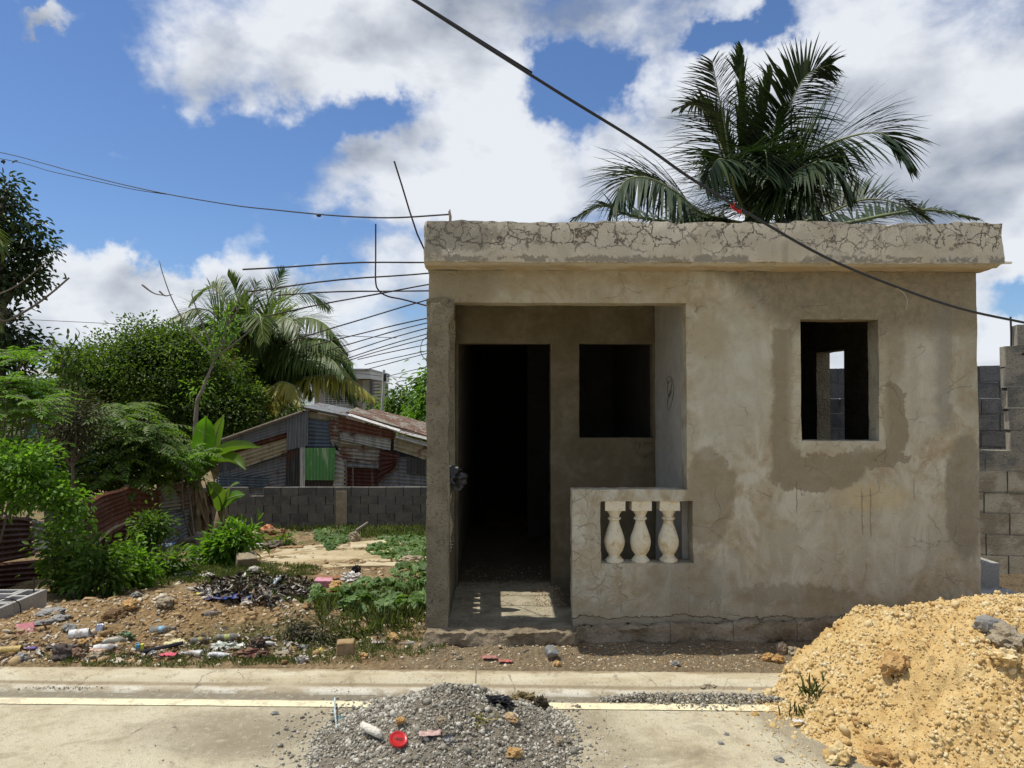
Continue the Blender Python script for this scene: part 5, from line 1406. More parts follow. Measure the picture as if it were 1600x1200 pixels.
palm('coconut_palm', 'coconut palm with upright dark fronds rising behind the flat roof', 11.5, [
    dict(p=[(1150,303),(1131,190),(1112,92)], fan=FX, d=.55, l=.95, v=.0),
    dict(p=[(1162,274,.5),(1158,167,.7),(1160,74,.8)], fan=(.5,.8,0), d=.5, l=.8),
    dict(p=[(1194,262,-.2),(1233,165,-.4),(1262,116,-.5),(1303,99,-.6)], fan=FX, d=.65, l=.95, v=.0),
    dict(p=[(1175,295,.8),(1194,190,1.2),(1207,112,1.4)], fan=(.4,.9,0), d=.6, l=.8),
    dict(p=[(1225,285,-.5),(1270,240,-1.0),(1326,214,-1.4),(1381,210,-1.6),(1418,250,-1.8)], fan=(.1,.75,.7), d=.55, l=1.15, v=.1),
    dict(p=[(1135,250,.9),(1115,195,1.4),(1090,165,1.8),(1052,170,2.1)], fan=(.2,.9,.3), d=1.0, l=.7),
    dict(p=[(1100,335,-.5),(1055,300,-.9),(1010,278,-1.2),(975,285,-1.4),(958,330,-1.6)], fan=(.1,.8,.6), d=1.0, l=1.05, v=.1),
    dict(p=[(1080,352,.6),(986,337,1.0),(944,322,1.2),(897,342,1.4)], fan=(.1,.9,.4), d=.7, l=.8),
    dict(p=[(1200,310,-.9),(1241,270,-1.5),(1290,254,-1.9),(1326,303,-2.2)], fan=(.3,.9,.3), d=1.1, l=1.0),
    dict(p=[(1240,350,.2),(1296,332,.2),(1350,312,.2),(1403,318,.2),(1450,345,.2)], fan=(.1,.7,.7), d=.6, l=.95),
    dict(p=[(1300,352,1.2),(1390,335,1.6),(1454,328,1.8),(1530,342,2.0)], fan=(.1,.9,.5), d=.6, l=.8),
    dict(p=[(1150,300,-.9),(1140,260,-1.5),(1120,250,-2.0),(1100,290,-2.3)], fan=(.8,.6,0), d=1.1, l=.9),
    dict(p=[(1210,330,-.8),(1230,300,-1.3),(1262,300,-1.7),(1275,345,-2)], fan=(.5,.8,.2), d=1.1, l=.95),
    dict(p=[(1180,300,-.3),(1205,230,-.6),(1215,170,-.6)], fan=(.8,-.6,0), d=.5, l=.7),
    dict(p=[(1170,310,-.6),(1180,260,-1.1),(1195,235,-1.6),(1200,280,-2.1)], fan=(1,.1,0), d=1.2, l=.85),
    ], (1176, 352), 1.22, 51, M_['leafpalm'], lw=.042, n=132)
def q6(*a): return [(240+.2875*x, 400+.2875*y, z) for x, y, z in a]
palm('coconut_palm', 'bushy coconut palm with drooping yellow lower fronds behind the tin shed', 25, [
    dict(p=q6((400,380,-1),(250,285,-1.5),(100,345,-2)), d=.9), dict(p=q6((420,300,.5),(330,180,.8),(270,190,1),(200,260,1)), d=.9),
    dict(p=q6((480,330,0),(440,180,.2),(400,100,.3)), fan=FX, d=.6, l=.9), dict(p=q6((610,300,0),(660,170,.1),(715,75,.2)), fan=FX, d=.6, l=.9),
    dict(p=q6((620,330,.5),(740,220,.8),(860,210,1),(960,290,1.2)), d=.9), dict(p=q6((660,420,-.8),(790,340,-1.4),(930,370,-1.9),(1060,540,-2.2)), d=1.0, fan=(.2,.8,.5)),
    dict(p=q6((650,500,-1),(780,460,-1.7),(950,460,-2.3),(1090,590,-2.8)), d=1.0, fan=(.1,.8,.5)), dict(p=q6((460,440,-1),(350,380,-1.8),(230,420,-2.3),(170,520,-2.5)), d=.9),
    dict(p=q6((545,350,-.5),(545,220,-.8),(560,140,-1)), fan=FX, d=.6, l=.9), dict(p=q6((520,400,-1.5),(480,330,-2.4),(420,330,-3),(380,440,-3.3)), d=1.1),
    dict(p=q6((620,420,-1.6),(680,340,-2.6),(760,360,-3.2),(800,500,-3.6)), d=1.1), dict(p=q6((560,420,-1.6),(570,330,-2.8),(580,330,-3.4),(600,470,-3.9)), d=1.1, fan=FX),
    dict(p=q6((640,560,-1.2),(800,520,-2),(960,560,-2.8),(1040,660,-3.2)), d=1.1), dict(p=q6((440,560,-1),(340,540,-1.8),(260,600,-2.4)), d=1),
    dict(p=q6((540,640,-1.5),(500,560,-2.2),(440,545,-2.6),(390,590,-3)), y=1, d=1.2, l=.8), dict(p=q6((620,720,-1.8),(690,685,-2.8),(760,710,-3.4),(800,800,-3.8)), y=1, d=1.5, l=1.0, v=-.2, fan=(.3,.9,.1)),
    dict(p=q6((720,690,-1.2),(850,655,-2),(1040,655,-2.6),(1210,780,-3)), y=1, d=1.5, l=.95, v=-.2, fan=(.1,.95,.1)), dict(p=q6((600,760,-1.6),(620,720,-2.6),(660,720,-3.2),(650,860,-3.7)), y=1, d=1.4, l=.9, fan=FX)],
    (402, 596), 1.35, 52, M_['leafpalm2'], M_['leafpalmy'], lw=.055, n=120, extra=46, elen=4.1, dfan=(.15, .7, .7), ed=1.5)
# small fan of palm at the far left edge in front of the tall tree
palm('coconut_palm', 'palm whose frond tips hang in at the left edge below the wires', 12, [
    dict(p=[(-60,330,0),(-25,345,0),(0,375,0),(8,405,0)], d=.8, l=.55), dict(p=[(-60,440,.4),(-20,470,.4),(5,520,.4)], d=.8, l=.5), dict(p=[(-140,330,0),(-190,330,0),(-240,390,0)], d=.8), dict(p=[(-120,300,1),(-130,240,1.6),(-160,200,2)], d=.8)],
    (-100, 380), .9, 53, M_['leafpalm2'], lw=.03, n=40)

# ================================================================== FAR BUILDINGS, POLE
Zh = lambda x, y, Y=34.0: P(520+.1167*x, 560+.1167*y, Y)
fb = empty('two_storey_house', (Zh(300, 700).x, 34, -1), 'pale far house with flat roof, white window grilles and outside stairs behind the palm', 'house')
def fbox(name, x0, x1, y0, y1, m, d0=0, d1=4, Y=34):
    a_, b_ = Zh(x0, y1, Y), Zh(x1, y0, Y); mb = MB(); mb.box(a_.x, b_.x, Y+d0, Y+d1, a_.z, b_.z); return mb.build(name, m, fb)
hp = plain('pale pink wall', (.40, .33, .28), .9); hw = plain('white render', (.62, .60, .56), .9); hd = plain('dark opening', (.05, .045, .04), .9)
fbox('wall', -250, 530, 290, 1100, hp, 0, 5)
fbox('roof', -280, 545, 175, 280, hw, -.9, 5); fbox('roof', -290, 552, 150, 172, plain('roof rim', (.4, .4, .38)), -1.0, 5)
for x0, x1, y0, y1 in ((-100, 310, 360, 610), (40, 310, 620, 760)):
    f_ = fbox('window', x0, x1, y0, y1, hd, -.02, .1); mb = MB()
    for k in range(12):
        z_ = Zh(0, y0+(y1-y0)*k/11).z; mb.box(Zh(x0, 0).x, Zh(x1, 0).x, 33.93, 33.96, z_-.012, z_+.012)
    for k in range(9):
        x_ = Zh(x0+(x1-x0)*k/8, 0).x; mb.box(x_-.012, x_+.012, 33.962, 33.975, Zh(0, y1).z, Zh(0, y0).z)
    gr_ = mb.build('grille', hw, None); gr_.parent = f_
    for v_ in gr_.data.vertices: v_.co -= fb.location
fbox('column', 400, 520, 290, 1100, hw, -.05, .3)
mb = MB()
for k in range(11):
    a_, b_ = Zh(535, 300+k*42), Zh(665, 300+k*42); mb.box(a_.x, b_.x, 33.2+k*.0, 33.5, a_.z-.05, a_.z)
mb.box(Zh(530, 0).x, Zh(560, 0).x, 33.3, 34, Zh(0, 800).z, Zh(0, 300).z); mb.build('stairs', plain('stair concrete', (.16, .14, .12)), fb)
a_, b_ = P(598, 655, 25), P(600, 578, 25); mb = MB(); a_.z = -2; mb.tube([a_, P(596, 650, 25), P(599, 610, 25), b_], .045, 8)
pl = empty('utility_pole', (a_.x, 25, -2), 'thin white pole standing beside the stairs of the far house', 'pole'); mb.build('shaft', hw, pl)
a_ = P(600, 590, 24.9); mb = MB(); mb.box(a_.x-.0, a_.x+.07, 24.85, 24.94, a_.z-.12, a_.z+.12); mb.build('meter_box', hd, pl)
sh2 = empty('blue_house', (P(90, 600, 26).x, 26, -1), 'bit of a turquoise house with a pale tin roof showing between the left trees', 'house')
a_, b_ = P(40, 690, 26), P(118, 592, 26); mb = MB(); mb.box(a_.x, b_.x, 26, 29, -2, b_.z); mb.build('wall', plain('turquoise wall', (.03, .22, .30)), sh2)
c4 = [P(20, 575, 28.5), P(122, 583, 28.5), P(124, 590, 25.6), P(18, 582, 25.6)]; corr('roof', [Vector(q) for q in c4], 12, 'v', M_['zincpale'], sh2)

# ================================================================== WIRES
cabpts = [(480,-105,1.95),(560,-55,2.0),(650,2,2.05),(760,73,2.1),(880,149,2.15),(1000,223,2.2),(1080,279,2.25),(1180,340,2.3),(1290,402,2.37),(1400,448,2.44),(1500,482,2.5),(1600,504,2.56),(1720,528,2.62),(1900,545,2.7)]
def run_on(pts, a=9, b=9):
    """carry a line on past both ends of what the photograph shows"""
    d0 = (pts[0]-pts[1]).normalized(); d1 = (pts[-1]-pts[-2]).normalized()
    return ([pts[0]+d0*a] if a else []) + pts + ([pts[-1]+Vector((d1.x, d1.y, .06)).normalized()*b] if b else [])
mb = MB(); mb.tube(smooth_poly(run_on([P(*q) for q in cabpts]), 5), .0044, 8)
tag(mb.build('power_cable', M_['cable'], None, True), 'thick black cable sagging diagonally across the sky in front of the roof', 'cable')
mb = MB(); q = smooth_poly([P(1398,448,2.44), P(1412,458,2.44), P(1418,470,2.44), P(1416,484,2.44)], 4); mb.tube(q, .0008, 5)
tag(mb.build('string', plain('pale string', (.4, .37, .3)), None), 'loose pale string dangling from the thick black cable', 'string')
mb = MB(); rag = []
for i in range(7):
    for j in range(4):
        s, q = i/6, j/3; p_ = P(1141+17*s, 315+9*q+11*s, 2.29-.012*math.sin(s*7)); rag.append(tuple(p_+Vector((0, .012*mn.noise(Vector((s*4, q*3, 0))), .008*mn.noise(Vector((s*5, q*3, 4)))))))
mb.add(rag, [(i*4+j, i*4+j+1, (i+1)*4+j+1, (i+1)*4+j) for i in range(6) for j in range(3)])
o = mb.build('red_rag', plain('red cloth', (.42, .03, .03), .8), None, True); md = o.modifiers.new('th', 'SOLIDIFY'); md.thickness = .002
tag(o, 'small torn red rag caught on the thick black cable in front of the palm', 'rag')
wA = [(-160,205,12),(0,238,10.5),(60,253,10),(150,278,9.2),(250,301,8.4),(360,320,7.4),(430,328,6.6),(500,335,6),(560,339,5.6),(620,340,5.2),(702,335,4.85)]
mb = MB(); mb.tube(smooth_poly(run_on([P(*q) for q in wA], 14, 0), 5), .0055, 6); tag(mb.build('wire', M_['cable'], None), 'upper thin black wire running from the left edge to the roof corner', 'wire')
wB = [(-160,222,12),(12,250,10.4),(80,268,9.8),(150,283,9.2),(210,296,8.7),(260,303.5,8.35)]
mb = MB(); mb.tube(smooth_poly(run_on([P(*q) for q in wB], 14, 0), 5), .0045, 6); tag(mb.build('wire', M_['cable'], None), 'lower thin wire under the first, joining it before the middle of the sky', 'wire')
for (px, py, Y, lb) in ((498, 335, 6.0, 'small dark knot hanging on the thin wire'), (5, 251, 10.4, 'dark clump where the lower wire enters at the left edge')):
    o = lump('wire_knot', M_['cable'], P(px, py+1.5, Y), (.035*Y/6, .02, .025*Y/6), 0, .5, 3, 2); tag(o, lb, 'wire knot')
mb = MB(); mb.tube(smooth_poly([P(-50,495,40), P(120,503,40), P(250,510,40), P(420,520,40), P(620,528,40)], 6), .018, 5); tag(mb.build('wire', M_['cable'], None), 'faint distant wire crossing the clouds just above the trees', 'wire')
mb = MB(); mb.tube(smooth_poly([P(-50,560,30), P(40,572,30), P(130,588,30)], 6), .015, 5); mb.tube(smooth_poly([P(-50,550,30), P(40,562,30), P(130,575,30)], 6), .012, 5)
tag(mb.build('wire', M_['cable'], None), 'pair of far wires low behind the left bushes', 'wire')
mb = MB(); mb.tube(smooth_poly([P(520,578,34), P(600,588,30), P(680,592,28)], 6), .012, 5); tag(mb.build('wire', M_['cable'], None), 'far wire passing the white pole', 'wire')

# ================================================================== LITTER
MC = {}
def litter(name, col, rough=.5, var=.3, scale=25, spec=.3, trans=0, metal=0):
    """plastic, paper or cloth with dust and mud smeared over it"""
    t = material(name); p = t.pos(); n = t.noise(p, scale, 5, .65); m = t.noise(p, 38, 5, .7); q = t.noise(p, 13, 4)
    c = t.mix(n, tuple(x*(1-var) for x in col), tuple(min(1, x*(1+var)) for x in col))
    c = t.mix((m*.6+q*.4).ss(.46, .57)*.7, c, (.26, .18, .10))
    mt = finish(t, c, rough, spec=spec, metal=metal, bump=t.bump(m, .5, .01))
    if trans: t.bsdf.inputs['Transmission Weight'].default_value = trans; t.bsdf.inputs['IOR'].default_value = 1.2
    return mt
def pc(name, col, rough=.5, **k):
    if name not in MC: MC[name] = litter(name, tuple(c_*.85 for c_ in col), rough, **k)
    return MC[name]
clear = pc('cloudy clear plastic', (.52, .53, .50), .25, spec=.6, var=.35, scale=60, trans=.6)
def TM(p_, yaw, lift, pitch=90, roll=0):
    return Matrix.Translation(p_+Vector((0, 0, lift))) @ Matrix.Rotation(R(yaw), 4, 'Z') @ Matrix.Rotation(R(pitch), 4, 'Y')
def bottle(px, py, L_, yaw, label, mat=None, cap=(.7, .7, .7), lab=None, on=None, r=None, pitch=88):
    p_ = place(px, py, on); L_ *= .80; r = r or L_*.145; M = TM(p_, yaw, r*.75, pitch) @ Matrix.Translation((0, 0, -L_/2))
    root = empty('plastic_bottle', p_, label, 'bottle')
    prof = [(r*.7, 0), (r*.98, L_*.02), (r, L_*.10), (r*.93, L_*.18), (r, L_*.24), (r*.9, L_*.40), (r*1.02, L_*.52), (r*.98, L_*.68), (r*.7, L_*.80), (r*.36, L_*.90), (r*.34, L_*.95)]
    mb = MB(); mb.lathe(prof, 12, M); sd = random.random()*9
    mb.v = [tuple(Vector(v_)+Vector((mn.noise(Vector(v_)*18+Vector((sd, 0, 0))), mn.noise(Vector(v_)*18+Vector((0, sd, 0))), mn.noise(Vector(v_)*18)))*r*.7) for v_ in mb.v]
    mb.build('body', mat or clear, root, True, 50)
    mb = MB(); mb.lathe([(r*.42, L_*.93), (r*.42, L_)], 10, M); mb.build('cap', pc('cap %s' % (cap,), cap), root, True, 40)
    if lab: mb = MB(); mb.lathe([(r*1.06, L_*.36), (r*1.08, L_*.58)], 12, M, False); mb.build('wrapper', pc('lab %s' % (lab,), lab), root, True)
    return root
def sheet(name, px, py, w_, h_, label, cat, mat, on=None, yaw=0, crump=.35, n=10, lift=.01, tilt=0):
    p_ = place(px, py, on); mb = MB(); sd = random.random()*60; M = Matrix.Rotation(R(yaw), 3, 'Z') @ Matrix.Rotation(R(tilt), 3, 'X')
    for i in range(n+1):
        for j in range(n+1):
            a_, b_ = (i/n-.5)*w_, (j/n-.5)*h_; s_ = min(w_, h_)
            q_ = Vector((a_, b_, 0))*(6/s_/2.2)
            v_ = Vector((a_*(1-.2*crump)+crump*.25*s_*mn.noise(q_+Vector((sd, 5, 0))), b_+crump*.25*s_*mn.noise(q_+Vector((sd, 0, 9))), crump*s_*(.35+.6*abs(mn.noise(q_+Vector((sd, 0, 0)))))))
            mb.v.append(tuple(p_+M @ v_+Vector((0, 0, lift-.004))))
    mb.f = [(i*(n+1)+j, (i+1)*(n+1)+j, (i+1)*(n+1)+j+1, i*(n+1)+j+1) for i in range(n) for j in range(n)]
    o_ = mb.build(name, mat, None, True); m_ = o_.modifiers.new('thickness', 'SOLIDIFY'); m_.thickness = .0025
    return tag(o_, label, cat)
def bag(px, py, s3, label, mat, on=None, yaw=0, name='plastic_bag', cat='plastic bag', amp=.6):
    p_ = place(px, py, on); o_ = lump(name, mat, p_+Vector((0, 0, s3[2]*.25)), s3, R(yaw), amp, 2.4, 3, ridged=.6); return tag(o_, label, cat)
def stone(px, py, s, label, mat='stone', on=None, flat=.6, yaw=None, name='stone', cat='stone'):
    p_ = place(px, py, on); o_ = lump(name, M_[mat] if isinstance(mat, str) else mat, p_+Vector((0, 0, s*flat*.25)), (s, s*.8, s*flat), random.random()*3 if yaw is None else R(yaw), .45, 1.5, 3, smooth=True)
    return tag(o_, label, cat)
def pipe(px, py, L_, r, yaw, label, mat, hollow_=True, on=None, pitch=88, name='pipe', cat='pipe'):
    p_ = place(px, py, on); mb = MB(); M = TM(p_, yaw, r*.8, pitch) @ Matrix.Translation((0, 0, -L_/2))
    mb.lathe([(r*.8, L_), (r, L_), (r, 0), (r*.8, 0), (r*.8, L_*.97)], 18, M, False); return tag(mb.build(name, mat, None, True, 40), label, cat)
def brickbox(name, px, py, w_, d_, h_, yaw, label, cat, mat, on=None, tilt=0):
    p_ = place(px, py, on); M = Matrix.Translation(p_+Vector((0, 0, h_*.35))) @ Matrix.Rotation(R(yaw), 4, 'Z') @ Matrix.Rotation(R(tilt), 4, 'X')
    mb = MB(); mb.box(-w_/2, w_/2, -d_/2, d_/2, -h_/2, h_/2); mb.v = [tuple(M @ Vector(v_)+Vector([random.uniform(-1, 1)*h_*.04 for _ in '123'])) for v_ in mb.v]
    o_ = mb.build(name, mat, None); b_ = o_.modifiers.new('bevel', 'BEVEL'); b_.width = h_*.07; b_.segments = 2; return tag(o_, label, cat)
# front row by the kerb, left to right
pipe(12, 1020, .16, .022, 4, 'yellow plastic tube lying at the far left by the kerb', pc('yellow tube', (.72, .52, .12)))
sheet('plastic_scrap', 42, 1015, .13, .035, 'long purple plastic scrap beside the yellow tube', 'plastic scrap', pc('purple', (.12, .08, .32)), yaw=8)
o = sheet('dish', 40, 985, .10, .10, 'pink tray leaning against the low hollow-block wall', 'tray', pc('pink', (.55, .16, .20)), yaw=35, tilt=35, crump=.12)
pipe(124, 996, .115, .030, 14, 'short white plastic cup-like tube lying on the rubble', pc('white plastic', (.78, .78, .76)), name='plastic_cup', cat='cup')
sheet('dark_cloth', 98, 1012, .20, .06, 'dark grey strip of cloth under the white tube', 'cloth', pc('dark grey', (.07, .075, .08)), yaw=16, crump=.3)
stone(128, 1006, .075, 'ochre peel-like lump right under the white tube', 'ochre', flat=.5)
stone(155, 1005, .07, 'smaller ochre stone right of the peel-like lump', 'ochre', flat=.6)
stone(99, 1026, .13, 'dark brown round stone by the kerb, largest at the left', plaster('dark stone', (.05, .04, .035), (.09, .07, .06), (.14, .115, .1), 14), flat=.75)
stone(120, 1026, .085, 'reddish brown stone right of the dark round one', plaster('red stone', (.12, .07, .045), (.19, .12, .08), (.27, .18, .13), 14), flat=.75)
stone(150, 1028, .10, 'light tan stone half buried by the kerb', 'stone', flat=.5)
stone(32, 1030, .09, 'pale crumbly lump by the kerb under the yellow tube', 'concrete', flat=.5)
stone(108, 984, .09, 'pale grey stone on the mound above the white tube', 'concrete'); stone(65, 975, .11, 'flat grey rubble slab below the hollow-block wall', 'concrete', flat=.3)
stone(80, 958, .16, 'long flat pale slab of broken cement beside the hollow-block wall', 'concrete', flat=.25); stone(92, 968, .12, 'second pale cement slab just below the long one', 'concrete', flat=.3)
sheet('foil_scrap', 155, 986, .05, .08, 'shiny blue-grey foil scrap standing on the mound', 'foil', pc('foil', (.35, .38, .45), .25, metal=.6), tilt=60, crump=.3)
stone(178, 970, .15, 'dark brown clod of soil in the middle of the mound', plaster('clod', (.09, .05, .025), (.15, .09, .04), (.22, .14, .07), 14), flat=.6)
stone(213, 932, .10, 'bluish grey stone on the crest of the mound', 'concrete', flat=.5); stone(185, 925, .20, 'long dark clod on the mound crest', 'bark', flat=.35)
stone(115, 930, .15, 'pale grey crumpled lump behind the mound at the hollow-block wall', 'concrete', flat=.5)
stone(203, 948, .13, 'orange clay lump on the mound below the bluish stone', 'ochre', flat=.5); stone(258, 944, .14, 'flat grey-brown stone on the right flank of the mound', 'stone', flat=.4)
bag(196, 997, (.10, .06, .05), 'crumpled green and black wrapper on the foot of the mound', pc('green wrapper', (.06, .16, .06), .4, var=.8, scale=60), name='wrapper', cat='wrapper')
brickbox('juice_carton', 216, 1018, .022, .02, .055, 10, 'small carton half bright blue and half yellow standing by the kerb', 'carton', pc('blue carton', (.06, .38, .62)))
brickbox('juice_carton', 222, 1017, .020, .02, .052, 10, 'yellow side panel torn from the blue carton', 'carton', pc('yellow carton', (.85, .75, .05)))
bottle(165, 1015, .17, 12, 'flattened white bottle between the ochre stones and the blue carton', pc('white plastic', (.7, .7, .7)))
bottle(180, 1005, .18, 18, 'greenish translucent bottle lying above the flattened white one', pc('greenish', (.35, .42, .36), .3, spec=.6))
sheet('paper_scrap', 152, 1018, .09, .05, 'peach coloured paper scrap beside the flattened bottle', 'paper', pc('peach', (.72, .42, .28)), yaw=-10)
sheet('paper_scrap', 100, 1013, .12, .04, 'white paper scrap over the dark cloth', 'paper', pc('paper white', (.72, .70, .66)), yaw=4)
bottle(254, 988, .20, 17, 'clear drinks bottle with light blue wrapper on the mound slope', None, (.03, .05, .25), (.25, .55, .75))
bottle(332, 961, .14, 35, 'clear bottle with red wrapper on the brown soil below the blue cloth', None, (.7, .7, .7), (.55, .08, .05))
bottle(314, 1003, .15, 20, 'clear bottle with olive band among the trash left of centre', None, (.7, .7, .65), (.35, .33, .08))
bottle(356, 1000, .19, 14, 'clear bottle with yellow-green wrapper above the red cap', None, (.7, .7, .7), (.45, .47, .15))
stone(331, 1013, .035, 'round red bottle cap amid clear bottles by the kerb', pc('red', (.5, .03, .02)), flat=.8, name='bottle_cap', cat='bottle cap')
bag(350, 1016, (.16, .09, .06), 'clear crumpled bag with a green print among the bottles', pc('greenish clear', (.48, .56, .48), .3, spec=.6, var=.4, scale=60))
bottle(300, 1025, .17, 172, 'cloudy white bottle beside the pink net at the kerb', pc('cloudy', (.55, .54, .50), .35, spec=.5))
bottle(342, 1028, .17, -2, 'whitish bottle lying right against the grass at the kerb', pc('whitish', (.68, .70, .70), .35, spec=.5))
sheet('net', 262, 1027, .12, .05, 'crumpled hot pink net scrap at the kerb', 'net', pc('hot pink', (.75, .07, .16)), crump=.6)
mb = MB(); a_, b_ = place(222, 1024)+Vector((0, 0, .02)), place(286, 1012)+Vector((0, 0, .03)); mb.tube([a_, a_.lerp(b_, .5), b_], .012, 7); tag(mb.build('black_hose', M_['cable'], None), 'straight piece of black hose beside the pink net', 'hose')
stone(272, 1007, .12, 'pale yellow flat stone above the black hose', plaster('yellow flat', (.48, .42, .2), (.6, .54, .3), (.68, .62, .4), 12), flat=.3)
bag(402, 1012, (.11, .07, .09), 'dark brown shoe-like bundle at the right end of the bottles', pc('dark shoe', (.045, .03, .028), .8), name='old_shoe', cat='shoe', amp=.35)
bag(392, 1024, (.20, .08, .05), 'dull maroon cloth under the old shoe', pc('maroon', (.13, .05, .04), .9), name='cloth', cat='cloth')
bottle(418, 1009, .13, 8, 'white bottle right beside the old shoe', pc('white plastic', (.78, .78, .76)))
sheet('wrapper', 412, 1000, .12, .04, 'greyish purple wrapper behind the old shoe', 'wrapper', pc('greyish purple', (.28, .26, .36)), yaw=18)
sheet('paper_scrap', 370, 1012, .10, .06, 'white torn paper between bottles and shoe', 'paper', pc('paper white', (.72, .70, .66)), yaw=30)
stone(440, 1024, .12, 'tan flat stones right of the maroon cloth', 'stone', flat=.25); stone(475, 1012, .062, 'white chalky stone in the grass by the kerb', 'concrete', flat=.4)
bag(472, 1034, (.07, .05, .05), 'clear crumpled cup in the grass beside the kerb', pc('cloudy2', (.5, .5, .48), .3, spec=.6))
stone(500, 1018, .05, 'small yellow fruit peel in the grass left of the wood block', pc('yellow peel', (.72, .58, .12)), flat=.5, name='fruit_peel', cat='peel')
wb = brickbox('wood_block', 540, 1022, .105, .09, .095, 4, 'square cut wood block standing near the kerb', 'wood block', plaster('sawn wood', (.20, .13, .06), (.32, .22, .11), (.42, .31, .17), 18))
o = stone(615, 1001, .07, 'rusty orange lump between wood block and house corner', 'ochre', flat=.9)
pipe(636, 1008, .11, .012, 12, 'short off-white pipe lying left of the house corner', pc('off white', (.55, .5, .4)))
sheet('paper_scrap', 592, 1006, .10, .05, 'pale pinkish paper beside the orange lump', 'paper', pc('pale pinkish', (.52, .44, .42)), yaw=5)
stone(568, 1026, .05, 'yellow limestone lump right of the wood block', 'ochre', flat=.6)
# middle of the lot
sheet('blue_cloth', 345, 939, .27, .11, 'bright blue cloth lying before the burnt rubbish', 'cloth', pc('bright blue', (.035, .09, .42), .8), crump=.5, yaw=5)
sheet('blue_cloth', 380, 938, .12, .08, 'smaller lighter blue scrap right of the blue cloth', 'cloth', pc('light blue', (.09, .2, .52), .8), crump=.5)
bottle(307, 925, .26, -16, 'clear bottle lying left of the burnt rubbish on the mound', pc('cloudy', (.55, .54, .50), .35, spec=.5))
pipe(318, 931, .12, .012, -20, 'thin yellow tube beside the bottle on the mound', pc('yellow bright', (.75, .6, .05)))
bottle(430, 915, .24, 60, 'pale blue bottle standing out of the black burnt rubbish', pc('pale blue', (.45, .6, .68), .3, spec=.5), pitch=50)
brickbox('plastic_jug', 506, 918, .17, .1, .10, -5, 'pink plastic jug piece lying between the burnt rubbish and the vine', 'jug', pc('jug pink', (.72, .32, .42), .5), tilt=10)
bag(550, 909, (.24, .16, .13), 'white bag bundled up at the back of the vine', pc('bag white', (.72, .70, .66), .6))
bag(556, 896, (.10, .09, .12), 'black round bundle on top of the white bag', M_['blackbag'])
stone(525, 922, .14, 'orange brick lump beside the pink jug', 'ochre', flat=.8)
sheet('cardboard', 515, 905, .32, .12, 'reddish brown torn cardboard behind the pink jug', 'cardboard', pc('cardboard red', (.30, .13, .07), .9), yaw=-12)
brickbox('broken_block', 385, 884, .24, .16, .16, 25, 'tilted chunk of broken block beside the bright shrub', 'block', M_['stone'], tilt=20)
bag(398, 894, (.16, .1, .09), 'small pale can-like bundle beside the broken block', pc('pale grey', (.55, .55, .52), .5), name='paint_can', cat='can', amp=.2)
bag(398, 857, (.30, .2, .12), 'white crumpled sack beside the bright shrub at the pad', pc('bag white', (.72, .70, .66), .6))
stone(418, 830, .30, 'orange brick rubble lump before the block wall', plaster('brick lump', (.42, .15, .07), (.55, .24, .12), (.6, .33, .2), 9), flat=.5)
stone(428, 842, .42, 'brown clay clod under the orange brick lump', plaster('clod2', (.14, .08, .035), (.22, .13, .06), (.3, .2, .1), 9), flat=.55)
stone(426, 857, .30, 'dark brown clod at the edge of the cement pad', 'bark', flat=.5); sheet('cardboard', 455, 857, .36, .14, 'curled brown cardboard lying at the edge of the cement pad', 'cardboard', pc('cardboard', (.33, .19, .09), .9), yaw=12)
stone(553, 846, .22, 'upright brown rock on the bank behind the cement pad', 'stone', flat=1.0)
mb = MB(); a_, b_ = place(556, 840)+Vector((0, 0, .12)), place(574, 830)+Vector((0, 0, .16)); mb.tube([a_, b_], .03, 6); tag(mb.build('plank', M_['palebark'], None), 'short brown plank leaning on the upright brown rock', 'plank')
for px, py, s, lb in ((606, 841, .18, 'flat pale stone on the bank nearest the vine'), (630, 822, .22, 'flat beige stone high on the bank near the house'), (622, 833, .2, 'beige stone in the middle of the bank'), (542, 855, .12, 'small red-brown stone on the pad'), (645, 878, .3, 'pale flat slab edge at the right of the pad')):
    stone(px, py, s, lb, 'stone', flat=.35)
bag(277, 905, (.30, .16, .10), 'crumpled white and grey rag pile at the lawn edge of the mound', pc('greyish', (.48, .46, .42), .6, var=.4, scale=30), name='rag_pile', cat='rag')
bag(322, 903, (.18, .1, .06), 'pale plastic scrap lying on the lawn', pc('cloudy', (.55, .54, .50), .35, spec=.5))
bag(325, 878, (.3, .14, .09), 'grey plastic scrap in the shade under the bright lawn shrub', pc('greyish2', (.3, .3, .29), .6))
sheet('blue_sheet', 248, 869, .4, .2, 'dark blue plastic scrap among the dark shrubs', 'plastic scrap', pc('dark blue', (.02, .08, .22), .6), crump=.4, lift=.12)
# burnt rubbish: one uncountable mass
g = np.random.default_rng(5); L = Leaves(); LW = Leaves(); k = 0
while k < 2300:
    px, py = g.uniform(310, 500), g.uniform(903, 945)
    if ((px-405)/98)**2+((py-924)/20)**2 > 1: continue
    b_ = GR(px, py); k += 1; q_ = np.array([b_.x, b_.y, b_.z+abs(g.normal())*.028])
    (L if g.random() < .80 else LW).put(q_, g.normal(size=3)*[1, 1, .35], g.normal(size=3)*.6+[0, 0, .8], g.uniform(.02, .10), g.uniform(.012, .045))
tag(L.build('burnt_rubbish', pc('soot', (.014, .013, .013), .5, spec=.4), curl=.4), kind='stuff', label='heap of black burnt rubbish behind the blue cloth')
tag(LW.build('pale_scraps', pc('scrap white', (.6, .58, .54), .6), curl=.4), kind='stuff', label='pale plastic scraps scattered through the burnt rubbish')
